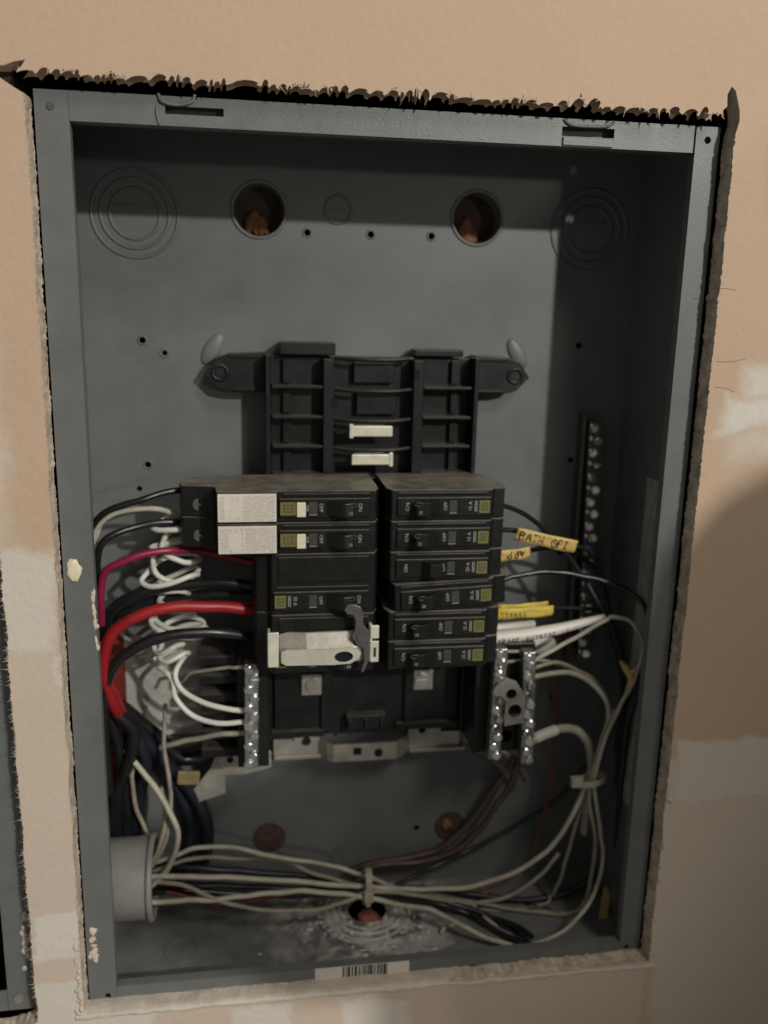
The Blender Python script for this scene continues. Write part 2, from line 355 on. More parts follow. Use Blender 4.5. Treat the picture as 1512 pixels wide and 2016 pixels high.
wall_bm.add([(v.x, WY0, v.z) for v in V], F); wall_bm.add([(v.x, WY1, v.z) for v in V], F)
wall = structure(wall_bm.build('wall', M['wall']))
for hh in (h1, h2):
    e = MB(); n = len(hh); rings = []
    for k in range(5):
        y = WY0 + 0.05 + (WY1-WY0-0.1)*k/4
        rings.append([(x + (noise.noise((x*.4, z*.4, k*3.1))*1.0 if 0 < k else 0), y, max(z, 273.2 + k*.5 + noise.noise((x*.07, 3, k*.4))*1.5) if (z > 266 and k > 0 and -188 < x < 176) else z + (noise.noise((x*.4+9, z*.4, k*3.1))*1.0 if 0 < k else 0)) for x, z in hh])
    e.add([p for rg in rings for p in rg], [(k*n+i, k*n+(i+1) % n, (k+1)*n+(i+1) % n, (k+1)*n+i) for k in range(4) for i in range(n)], True)
    e.build('gypsum_edge', M['gypsum'], wall)
# torn paper fringe along the edges
def fringe(hh, mb, lo, hi, pick, step, inward, curl=1.0, lean=0.0, wide=1.0):
    n = len(hh)
    for i in range(n):
        a = Vector(hh[i]); b = Vector(hh[(i+1) % n]); mid = (a+b)/2
        if not pick(mid.x, mid.y): continue
        t = (b-a)
        if t.length < 1e-6: continue
        t.normalize(); nn = Vector((-t.y, t.x))       # into the hole (ccw)
        for _ in range(step if random.random() < .8 else 0):
            base = a.lerp(b, random.random()) - nn*random.uniform(.2, .8)
            ln = random.uniform(lo, hi)*(random.random()**1.5*1.2+.25); wd = random.uniform(.05, .22)*wide
            dr = (nn*inward + t*(random.uniform(-.9, .9)+lean)).normalized()
            up = random.uniform(.15, 1.0)*curl
            pts = []
            for k in range(4):
                q = k/3
                p = base + dr*(ln*q); y = WY0 - .08 - up*ln*(q - .75*q*q*random.uniform(.6, 1.2))
                w = wd*(1-q*.85)
                pts += [(p.x - t.x*w, y, p.y - t.y*w), (p.x + t.x*w, y, p.y + t.y*w)]
            mb.add(pts, [(0,1,3,2),(2,3,5,4),(4,5,7,6)], True)
fr = MB()
fringe(h1, fr, 0.8, 2.6, lambda x, z: x < -182 and abs(z) < 262, 3, 0.8, 0.4)
fringe(h1, fr, 0.5, 1.6, lambda x, z: x > 183 and abs(z) < 262, 1, 0.4, 0.4)
fringe(h1, fr, 1.5, 4.5, lambda x, z: z > 264 and noise.noise((x*.3, 0, 0)) > .1, 1, 0.35, 0.3, lean=0.6, wide=2.5)
fringe(h2, fr, 1.0, 3.6, lambda x, z: x > -225, 3, 0.9, 0.4, wide=1.3)
stuff(fr.build('torn_paper', M['fringe'], wall))
fd = MB()
fringe(h1, fd, 0.5, 2.0, lambda x, z: z > 264 and -186 < x < 172 and noise.noise((x*.09, 4, 0)) > 0.15, 1, -0.5, 0.10, lean=-0.6, wide=4.0)
stuff(fd.build('torn_paper', M['fringe_dark'], wall))
# lumps of compound smeared on the lower edge and by the left strip
lm = MB(); NX = 520; prof_ = 9; vs_ = []
for i in range(NX+1):
    x = -187 + 374*i/NX
    lo_ = 3.2 + 2.6*noise.noise((x*.035, 1, 0)) + 1.3*noise.noise((x*.16, 2, 0)); bul = .7 + .8*noise.noise((x*.05, 5, 0)) + .25*noise.noise((x*.15, 6, 0))
    ez = -261.0 + 1.0*noise.noise((x*.06, 8, 0)) + .4*noise.noise((x*.14, 9, 0)) - 1.2*min(1, max(0, (x-20)/40))
    for j in range(prof_):
        q = j/(prof_-1)
        if q < .45: k = q/.45; y = WY0 - .12 - max(0, bul)*math.sin(k*2.4); z = ez - lo_*(1-k)
        else: k = (q-.45)/.55; y = WY0 - max(0, bul)*.67*(1-k)**2 + 12.5*k; z = ez + .5*math.sin(k*3) + .7*noise.noise((x*.06, k*3, 4)) + .3
        vs_.append((x, y, z + .3*noise.noise((x*.35, q*7, 2))))
lm.add(vs_, [(i*prof_+j, (i+1)*prof_+j, (i+1)*prof_+j+1, i*prof_+j+1) for i in range(NX) for j in range(prof_-1)], True)
for i in range(40):
    z = random.uniform(-255, -130); lm.ball((185.2+random.gauss(0, .6), WY0+random.uniform(-.4, 2), z), random.uniform(.5, 1.6), .7, random.uniform(.8, 3), 7, 5, .5)
for i in range(26):
    z = random.uniform(-262, -200); lm.ball((-184.5+random.gauss(0, .8), WY0-.2, z), random.uniform(.5, 1.8), .6, random.uniform(.8, 3), 7, 5, .5)
stuff(lm.build('joint_compound', M['compound'], wall))
# hairline cracks and a nail dimple
ck = MB()
for pts in ([(1410, 712), (1440, 712), (1470, 706)], [(1408, 762), (1430, 765), (1445, 772)], [(1405, 570), (1425, 568), (1450, 571)]):
    ck.tube([P(x, y, WY0-.02) for x, y in pts], 0.13, 5, 4)
ck.build('crack', M['rust'], wall)
# cavity behind the drywall
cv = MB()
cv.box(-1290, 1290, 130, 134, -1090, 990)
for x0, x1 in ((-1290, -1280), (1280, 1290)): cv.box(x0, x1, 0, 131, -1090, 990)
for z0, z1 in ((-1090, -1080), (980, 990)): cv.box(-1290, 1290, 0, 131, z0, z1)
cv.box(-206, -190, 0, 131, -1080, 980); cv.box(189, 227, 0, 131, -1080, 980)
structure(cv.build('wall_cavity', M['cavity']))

# ------------------------------------------------------------------ steel enclosure
box = thing('panel_enclosure', (0, 95, -265), 'grey painted steel breaker panel box recessed in the ragged drywall opening', 'panel box')
KO = [(-70.5, 222), (69.5, 222)]
holes = [circle(x, z, 16.2, 36) for x, z in KO]
for x, z, r_ in [(-144.5, 140.8, 2.2), (-131, 133, 1.6), (-144, 61, 2.2), (144.3, 142, 2.2), (144, 63, 2.2), (-40.5, 209.4, 2.0), (0, 209.5, 2.6), (39.5, 209.8, 2.0), (43, -218, 2.4), (150, -12, 2.0), (141, -4, 2.2), (6, -152, 2.6), (-150, 45, 1.8), (142, -116, 2.0)]:
    holes.append(circle(x, z, r_, 12))
b = MB(); plate(b, rect(-179.8, 179.8, -263.8, 263.8), holes, 95, 96.3); b.build('back_panel', M['paint'], box)
b = MB(); b.box(-181, -179.8, 0.6, 96.3, -265, 265); b.build('side_panel', M['paint'], box)
b = MB(); b.box(179.8, 181, 0.6, 96.3, -265, 265); b.build('side_panel', M['paint'], box)
b = MB(); b.box(-179.7, 179.7, 0.6, 96.3, 263.8, 265); b.build('top_panel', M['paint'], box)
# floor with its open concentric knockout
FZ = -263.8
b = MB()
V, F = sheet(rect(-179.7, 179.7, 0.7, 96.2), [circle(2, 66, 14, 32)])
b.add([(v.x, v.z, FZ) for v in V], F); b.add([(v.x, v.z, FZ-1.2) for v in V], F)
b.build('floor_panel', M['paint_floor'], box)
for R_ in (15, 20, 25, 31, 37):
    b = MB(); b.torus((2, 66, FZ+.2), (0, 0, 1), R_, 1.15 if R_ < 30 else .8, 48, 8); b.build('knockout_ring', M['dustpatch'] if R_ in (20, 25, 31) else M['paint_floor'], box)
for x, y, R_ in ((-98, 62, 13), (-128, 40, 11), (-140, 12, 12), (92, 60, 12)):
    b = MB(); b.torus((x, y, FZ), (0, 0, 1), R_, .5, 32, 6); b.build('knockout_ring', M['paint_floor'], box)
# flanges
b = MB(); plate(b, rect(-181, -164.6, -265, 265), [circle(-173.2, 257.5, 1.9, 12), circle(-170, -259, 1.9, 12)], -0.6, 0.6)
b.box(-165.8, -164.6, .6, 6, -253, 251); b.build('left_flange', M['paint'], box, .3)
b = MB(); plate(b, rect(167, 181, -265, 265), [circle(174, 258, 2.0, 12), circle(172, -257.5, 1.9, 12)], -0.6, 0.6)
b.box(167, 168.2, .6, 6, -253, 251); b.build('right_flange', M['paint'], box, .3)
b = MB(); plate(b, rect(-164.4, 165.6, 251, 265), [rect(-118, -89, 256.6, 260.4), rect(90, 119.5, 256.2, 261.0)], -1.0, 0.3)
b.box(-164.4, 165.6, .3, 7, 251, 252.2); b.box(-164.4, 165.6, 7, 8.2, 251, 263.7); b.build('top_flange', M['paint'], box, .3)  # plate behind the slots is added to stop light leaking through
b = MB(); plate(b, rect(-164.4, 166.8, -265, -252.8), [rect(40, 66, -262.5, -260.5)], -0.7, 0.4)
b.box(-164.4, 166.8, .4, 6, -254, -252.8); b.build('bottom_flange', M['paint'], box, .3)
# bent cover-hook tabs by the two slots
for x0, x1, side in ((-121, -103, 0), (90.5, 119, 1)):
    b = MB()
    if side == 0:
        b.tube([(x0, -1.6, 265.5), (x0+2, -2.4, 262), (x0+9, -2.0, 260.8), (x1-2, -2.0, 262.5), (x1, -1.4, 266)], 0.9, 8)
        b.tube([(x0-1, -1.2, 260), (x0-1, -1.5, 256), (x0, -1.2, 251.5)], .7, 8)
    else:
        b.box(x0, x1, -2.2, -1.1, 251.4, 255.8)
        b.tube([(x0, -1.4, 264.5), (x0+4, -2.0, 261.8), (x0+14, -2.2, 261.3), (x1-4, -2.0, 262), (x1, -1.4, 264.5)], 0.8, 8)
    b.build('hook_tab', M['paint'], box, .4)
b = MB(); b.cyl((-173.2, -1.4, 257.5), (0, 1, 0), 1.9, 1.6, 14); b.box(-174.6, -171.8, -1.6, -1.3, 257.2, 257.8); b.build('screw', M['lever'], box)
# knockouts of the back wall
for (x, z) in KO:
    b = MB(); b.torus((x, 95.2, z), (0, 1, 0), 16.8, 1.3, 44, 10); b.build('knockout_rim', M['paint'], box)
    b = MB(); b.cyl((x, 95.4, z), (0, 1, 0), 16.4, 14, 32, 15, caps=False); b.build('knockout_sleeve', M['paint'], box)
    b = MB()
    for k in range(5): b.ball((x+random.uniform(-6, 4), 111+random.uniform(-2, 2), z+random.uniform(-10, 0)), random.uniform(2.5, 5), 4, random.uniform(4, 8), 16, 12, .45, Matrix.Rotation(random.uniform(-.6, .6), 3, 'Y'))
    stuff(b.build('foam_filling', M['orange'], box))
    b = MB(); b.cyl((x, 113, z), (0, 1, 0), 17, 1, 24); b.build('cavity_backing', M['rust'], box)
for x in (-146, 146):
    for R_ in (26, 20.5, 15):
        b = MB(); b.torus((x, 95.1, 217), (0, 1, 0), R_, 1.15, 48, 10); b.build('knockout_ring', M['paint'], box)
    b = MB(); b.box(x-12, x+12, 94.0, 95.0, 220.5, 222.0); b.build('pry_slot', M['paint'], box, .3)
for x, z in ((-21.3, 223.8),):
    b = MB(); b.torus((x, 95, z), (0, 1, 0), 8.4, .95, 32, 8); b.build('knockout_ring', M['paint'], box)
    b = MB(); b.box(x-5, x+5, 94.2, 95, z-.6, z+.6); b.build('pry_slot', M['paint'], box, .2)
for x, z, m_ in ((-67.5, -218, 'rust'), (68.5, -218, 'rust')):
    b = MB(); b.cyl((x, 94.3, z), (0, 1, 0), 10, .8, 28); b.torus((x, 94.9, z), (0, 1, 0), 11.2, .7, 32, 8); b.build('rusty_knockout', M[m_], box)
b = MB(); b.ball((66, 93.6, -216), 4, 1.6, 5, 10, 7, .8); b.build('foam_filling', M['orange'], box)
for x, z in ((-144.5, 140.8), (-40.5, 209.4), (0, 209.5), (39.5, 209.8), (-144, 61), (-131, 133)):
    b = MB(); b.torus((x, 95, z), (0, 1, 0), 2.6, .7, 16, 8); b.build('hole_dimple', M['paint'], box)
for sx in (-1, 1):
    b = MB(); b.ball((sx*101, 95.0, 136), 5.5, 2.6, 11.5, 20, 11, M=Matrix.Rotation(sx*-0.55, 3, 'Y')); b.build('mounting_boss', M['paint'], box)
# wall spill marks on the flange
b = MB(); b.ball((-175.2, -.8, 18), 3.6, .7, 6.5, 14, 7, .5); b.build('compound_smear', M['cream'], box)
b = MB()
for i in range(16):
    b.ball((-176.5+random.gauss(0, 1.2), -.9, -220+random.uniform(-14, 10)), random.uniform(.8, 2.5), .6, random.uniform(1, 3), 8, 5, .6)
for i in range(14):
    b.ball((-165.4+random.gauss(0, .4), -.2, random.uniform(-28, 6)), random.uniform(.6, 1.4), .8, random.uniform(1.2, 3.5), 8, 5, .6)
for i in range(14):
    b.ball((random.uniform(-90, -45), -.9, -263+random.gauss(0, .8)), random.uniform(2, 6), .6, random.uniform(.6, 1.4), 8, 5, .6)
stuff(b.build('compound_smear', M['compound'], box))
b = MB()
for i in range(60):
    x, z = random.uniform(-170, 170), random.uniform(-245, 225)
    if abs(x) > 108 or z > 145 or z < -180: b.ball((x, 94.9, z), random.uniform(.2, .8), .25, random.uniform(.2, .9), 7, 5, .6)
stuff(b.build('plaster_specks', M['pvc'], box))
# plaster dust fallen round the open knockout
b = MB()
for i in range(130):
    a = random.uniform(0, 2*math.pi); R_ = abs(random.gauss(28, 13))
    x = 2+R_*math.cos(a)*1.4; y = 64+R_*math.sin(a)
    if 4 < y < 94 and math.hypot(x-2, y-66) > 15: b.ball((x, y, FZ+.1), random.uniform(.5, 4), random.uniform(.5, 2.5), random.uniform(.15, .5), 8, 4, .7)
stuff(b.build('plaster_dust', M['dustpatch'], box))

# stickers inside the box
st = thing('warning_sticker', (-143, 94.8, -95), 'white paper sticker with red side band on the lower left of the back panel', 'sticker')
b = MB(); b.box(-164.3, -111.5, 94.55, 94.85, -131, -57); b.build('paper', M['warn_white'], st)
b = MB(); b.box(-176, -164.4, 94.5, 94.85, -131, -57); b.build('red_band', M['warn_red'], st)
sl = MB(); sl.box(179.2, 179.65, 28, 47, -170, 60); tag(sl.build('side_sticker', M['side_label']), 'long narrow printed sticker along the inside of the right wall', 'sticker')
bc = thing('barcode_sticker', (-9.5, -1, -259), 'pale barcode sticker on the bottom flange, lower edge under the compound', 'sticker')
b = MB(); b.box(-40.5, 21.3, -1.15, -0.75, -266, -252.6); b.build('paper', M['paper'], bc)
x = -22.5
while x < 7:
    w = random.choice((.5, .5, .9, 1.5))
    b = MB(); b.box(x, x+w, -1.35, -1.17, -263, -252.9); b.build('bar', M['hole'], bc); x += w + random.choice((.5, .7, 1.1))

# second panel beside it
b2 = thing('neighbouring_enclosure', (-270, 95, -265), 'grey steel panel box edge in the next opening beside the drywall strip', 'panel box')
b = MB(); plate(b, rect(-229, -213, -263, 265), [circle(-223, -255, 2.2, 12)], -.6, .6); b.build('right_flange', M['paint'], b2, .3)
b = MB(); plate(b, rect(-329, -229.3, -263, -249), [], -.7, .5); b.build('bottom_flange', M['paint'], b2, .3)
b = MB(); b.box(-329, -213, 94, 96, -263, 265); b.box(-214.2, -213, .7, 94, -263, 265); b.build('back_panel', M['paint'], b2)
b = MB(); b.cyl((-223, -1.6, -255), (0, 1, 0), 2.8, 2, 14); b.box(-225.2, -220.8, -1.9, -1.5, -255.3, -254.7); b.build('screw', M['steel'], b2)
b = MB()
for i in range(18): b.ball((-216.5+random.gauss(0, .8), -.8, random.uniform(-235, -195)), random.uniform(.8, 2.0), .6, random.uniform(1.5, 4), 8, 5, .6)
stuff(b.build('compound_smear', M['compound'], b2))

# ------------------------------------------------------------------ text
_tc = {}
def text_mesh(body, size, mat_):
    k = (body, size, mat_.name)
    if k in _tc: return _tc[k]
    c = bpy.data.curves.new('t', 'FONT'); c.body = body; c.size = size*S; c.align_x = 'CENTER'; c.align_y = 'CENTER'; c.resolution_u = 2; c.extrude = 0.03*S
    o = bpy.data.objects.new('t', c); col.objects.link(o)
    dg = bpy.context.evaluated_depsgraph_get(); me = bpy.data.meshes.new_from_object(o.evaluated_get(dg))
    bpy.data.objects.remove(o); bpy.data.curves.remove(c)
    me.materials.clear(); me.materials.append(mat_); _tc[k] = me; return me
def text(body, size, mat_, c, xa, up, parent, name='lettering'):
    o = link(name, text_mesh(body, size, mat_), parent)
    xa = Vector(xa); up = Vector(up); n = xa.cross(up)
    o.matrix_basis = Matrix(((xa.x, up.x, n.x, c[0]*S), (xa.y, up.y, n.y, c[1]*S), (xa.z, up.z, n.z, c[2]*S), (0, 0, 0, 1)))
    return o

# ------------------------------------------------------------------ black mounting base
base = thing('breaker_mounting_base', (0, 95, -130), 'black ribbed plastic breaker mounting base screwed to the back panel', 'breaker base')
b = MB(); b.box(-65, 65, 80, 93, -128, 133); b.build('pan', M['base'], base, .6)
for sx in (-1, 1):
    b = MB(); b.box(sx*65.2 if sx > 0 else -68, 68 if sx > 0 else -65.2, 66, 94, -126, 134); b.build('side_rail', M['base'], base, .5)
    b = MB(); b.box(min(sx*25.5, sx*32), max(sx*25.5, sx*32), 66.5, 80, -120, 132); b.build('divider', M['base'], base, .6)
    # ear
    poly = [(68, 135), (90, 134), (99, 131), (106, 121), (97, 112), (88, 110), (68, 110)]
    b = MB(); b.prism(poly, 80, 94, lambda p, q, t, s=sx: (s*p, t, q)); e = b.build('ear', M['base'], base, .6)
    b = MB(); b.torus((sx*96, 80, 122), (0, 1, 0), 4.6, 1.2, 24, 8); b.cyl((sx*96, 79.7, 122), (0, 1, 0), 2.2, .4, 14); b.build('screw_boss', M['base'], e)
    b = MB(); b.box(min(sx*70, sx*90), max(sx*70, sx*90), 78.8, 80, 131.5, 133.5); b.box(min(sx*70, sx*88), max(sx*70, sx*88), 78.8, 80, 111, 112.5); b.build('ear_rib', M['base'], e, .3)
for i, z in enumerate((114.5, 95.5, 76.8, 58.6)):
    for x0, x1 in ((-64, -32.2), (32.2, 64)):
        b = MB(); b.box(x0, x1, 66.8, 80, z-1, z+1); b.build('rib', M['base'], base, .5)
    b = MB(); b.tube([(-25, 70, z-1.2), (-14, 67.0, z-2.0), (0, 66, z-2.2), (14, 67.0, z-2.0), (25, 70, z-1.2)], 1.25, 8); b.build('centre_rib', M['base'], base)
b = MB(); b.tube([(-25, 70, 133), (-12, 67, 132.2), (0, 66, 132), (12, 67, 132.2), (25, 70, 133)], 1.4, 8); b.build('centre_rib', M['base'], base)
for z in (124, 105, 86, 67):
    for sx in (-1, 1):
        b = MB(); b.box(min(sx*52, sx*57), max(sx*52, sx*57), 76, 80, z-7.5, z+7.5); b.build('post', M['base'], base, .5)
b = MB(); b.box(-59, -24, 72, 92, 134.2, 142); b.build('top_cap', M['base'], base, .8)
b = MB(); b.box(27, 59, 74, 92, 134.2, 138.5); b.build('top_cap', M['base'], base, .8)
b = MB(); b.box(-10, 16, 74, 80.2, 97, 112); b.box(-12, 14, 74, 80.2, 117, 130); b.build('centre_block', M['base'], base, .6)
for x, z in ((27.5, 123), (-25, 104.5)):
    b = MB(); b.box(x-1.8, x+1.8, 66.2, 67, z-3, z+3); b.build('slot', M['hole'], base)
# bus stabs
for z, fl in ((87.4, -1), (69.2, 1)):
    s_ = MB(); s_.box(-14.0, 12.0, 62, 63.4, z-3.2, z+3.6)
    s_.box(-15.7 if fl < 0 else 10.1, -13.1 if fl < 0 else 12.7, 61.6, 63.6, z-4.4, z+4.8); s_.box(-11, 9, 63.5, 80, z-2, z+2)
    s_.build('bus_stab', M['clip'], base, .6)
# lower half: skirt, arms that carry the neutral bars
b = MB(); b.box(-64, 64, 70, 80, -124, -56); b.build('lower_cover', M['base'], base, .8)
b = MB(); b.box(-15, 12, 62, 72, -118, -108); b.build('latch', M['base'], base, .5)
for x in (-13, -2, 9):
    b = MB(); b.box(x-1, x+1, 60, 63, -120, -110); b.build('latch_tooth', M['base'], base, .3)
b = MB(); b.box(-66, -30, 66, 72, -124, -119); b.build('step', M['base'], base, .5)
b = MB(); b.box(20, 64, 66, 72, -122, -117); b.build('step', M['base'], base, .5)
b = MB(); b.box(-88, -68.2, 37, 92, -128, -58); b.build('arm', M['base'], base, .8)
for z in (-60, -73, -86, -99, -112, -125):
    b = MB(); b.box(-112, -88.2, 52, 92, z-3, z+3); b.build('arm_fin', M['base'], base, .6)
b = MB(); b.box(68.2, 108, 40, 92, -128, -50); b.build('arm', M['base'], base, .8)
for x, z, m_ in ((-37.6, -86, 'steel'), (37.3, -85.5, 'zinc')):
    b = MB(); b.box(x-8, x+8, 67, 69.8, z-7.5, z+7.5); lp = b.build('lug_plate', M[m_], base, .6)
    b = MB(); b.cyl((x, 65.6, z), (0, 1, 0), 4.8, 1.6, 20); b.box(x-4, x+4, 65.3, 65.8, z-.5, z+.5); b.build('screw', M[m_], lp)

# steel mounting rail below it
rail = thing('mounting_rail', (0, 92, -150), 'stepped steel mounting strap across the bottom of the black base', 'bracket')
def strap(poly_pts, z0, z1, th, holes_=(), name='strap'):
    b = MB(); n = len(poly_pts); fs = []
    for k in range(n-1):
        (xa, ya), (xb, yb) = poly_pts[k], poly_pts[k+1]
        b.add([(xa, ya, z0), (xb, yb, z0), (xb, yb, z1), (xa, ya, z1), (xa, ya+th, z0), (xb, yb+th, z0), (xb, yb+th, z1), (xa, ya+th, z1)],
              [(0,1,2,3),(4,7,6,5),(0,4,5,1),(3,2,6,7)] + ([(0,3,7,4)] if k == 0 else []) + ([(1,5,6,2)] if k == n-2 else []))
    o = b.build(name, M['steel'], rail)
    return o
strap([(-64, 84), (-33, 84), (-27, 75), (-23, 72), (22, 72), (27, 76), (33, 84), (70, 84), (76, 91), (84, 86), (96, 84)], -147, -134, 1.6)
b = MB(); b.box(-50, -32, 82.6, 83.8, -136, -127); b.build('tab', M['steel'], rail, .5)
b = MB(); b.box(32, 56, 82.6, 83.8, -136, -126); b.build('tab', M['steel'], rail, .5)
b = MB(); b.box(-64, -30, 81, 83.9, -148.5, -145.5); b.build('lip', M['steel'], rail, .5)
b = MB(); b.box(33, 74, 81, 83.9, -148, -145.2); b.build('lip', M['steel'], rail, .5)
b = MB(); b.prism([(-66, -140), (-66, -152), (-84, -156), (-98, -156), (-98, -170), (-118, -176), (-120, -166), (-108, -150), (-104, -140), (-92, -138), (-80, -132)], 78, 79.6, lambda p, q, t: (p, t, q)); b.build('foot', M['steel'], rail, .3)
b = MB(); b.box(-102, -84, 70, 71.4, -147, -134); b.build('tab', M['steel'], rail, .5)
for x0 in (97, 110):
    b = MB(); b.tube([(x0-14, 86, -150), (x0-2, 82, -156), (x0+8, 80, -166), (x0+12, 80, -174)], 4.2, 10, taper=lambda t: 1-.25*t); b.build('foot', M['lever'], rail)
hm = MB()
for x, y, z, r_ in ((-41, 82.4, -135.5, 3.2), (-6, 71.6, -139.5, 2.8), (9, 71.6, -141.5, 3.0), (42, 82.4, -131, 2.8), (-94, 69.8, -140, 2.4)):
    b = MB(); 
    if x == -6: b.box(x-2.8, x+2.8, y-.1, y+.5, z-2.6, z+2.6)
    else: b.cyl((x, y-.1, z), (0, 1, 0), r_, .5, 18)
    b.build('hole', M['hole'], rail)

# ------------------------------------------------------------------ terminal bars
scr = MB(); scr.cyl((0, -1.6, 0), (0, 1, 0), 3.0, 1.8, 14, 3.2); scr.cyl((0, -2.2, 0), (0, 1, 0), 2.1, .8, 14, 3.0); scr.box(-2.0, 2.0, -2.5, -2.1, -.35, .35)
SCREW = scr.mesh('screw', M['screw'])
scr2 = MB(); scr2.ball((0, -1.0, 0), 2.1, 1.7, 2.1, 12, 8); SCREW2 = scr2.mesh('screw', M['screw'])
def bar(name, top, bot, y, w, n, label, stagger=1.3, m_='alu', group=None, mesh=None, second=None):
    top = Vector((top[0], y, top[1])); bot = Vector((bot[0], y, bot[1]))
    t = thing(name, bot, label, 'terminal bar', group)
    b = MB(); d_ = (bot-top)
    b.add([top+Vector((sx*w/2, dy, 0)) for sx in (-1, 1) for dy in (0, 9)] + [bot+Vector((sx*w/2, dy, 0)) for sx in (-1, 1) for dy in (0, 9)],
          [(0,1,3,2),(4,6,7,5),(0,4,5,1),(2,3,7,6),(0,2,6,4),(1,5,7,3)])
    b.build('bar', M[m_], t, .6)
    for i in range(n):
        p = top.lerp(bot, (i+.5)/n)
        o = link('screw', mesh or SCREW, t); o.location = Vector((p.x + (stagger if i % 2 else -stagger), y, p.z))*S
        o.rotation_euler = (random.uniform(-.3, .3), random.uniform(0, 3), random.uniform(-.3, .3))
        if second:
            o = link('screw', SCREW2, t); o.location = Vector((p.x - w/2 + 1.2, y+.4, p.z+1.6))*S
    return t
bar('neutral_bar', (-78.5, -53), (-79.5, -124), 28, 8.6, 11, 'silver neutral bar with screws left of the breakers, white wires entering it', 1.6)
bar('neutral_bar', (81.3, -49), (80.2, -127), 28, 8.2, 12, 'inner silver screw bar right of the breakers, bridged by the two-hole lug', 1.2)
bar('neutral_bar', (100.3, -52), (103.2, -132), 28, 8.4, 12, 'outer silver screw bar right of the breakers, bunch of white wires entering it', 1.2)
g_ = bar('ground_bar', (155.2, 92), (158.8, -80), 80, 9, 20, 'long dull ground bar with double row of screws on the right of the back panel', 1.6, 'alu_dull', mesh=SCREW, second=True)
b = MB(); b.box(147.5, 149.5, 84, 95, -82, 96); b.build('bar_edge', M['alu_dull'], g_, .3)
# bridging lug
lug = thing('lug_bracket', (90, 28, -90), 'flat two-hole lug bracket joining the two screw bars', 'bracket')
b = MB()
V, F = sheet([(84.5, -101), (97.5, -99), (97.5, -80), (91, -70), (84, -67), (77, -73), (76, -76), (84.5, -83)], [circle(91, -90.5, 4.6, 22), circle(88, -78.5, 3.6, 22)])
b.add([(v.x, 23.4, v.z) for v in V], F); b.add([(v.x, 24.9, v.z) for v in V], F)
for poly in ([(84.5, -101), (97.5, -99), (97.5, -80), (91, -70), (84, -67), (77, -73), (76, -76), (84.5, -83)], circle(91, -90.5, 4.6, 22), circle(88, -78.5, 3.6, 22)):
    n = len(poly); b.add([(p[0], 23.4, p[1]) for p in poly]+[(p[0], 24.9, p[1]) for p in poly], [(i, (i+1) % n, n+(i+1) % n, n+i) for i in range(n)])
b.build('plate', M['steel'], lug)
b = MB(); b.box(85, 96.5, 25, 34, -100, -97.5); b.build('foot', M['steel'], lug, .4)
b = MB(); b.cyl((91, 40, -117), (0, 1, 0), 4.5, 6, 6); tag(b.build('brass_nut', M['copper']), 'small brass nut between the two screw bars', 'nut')

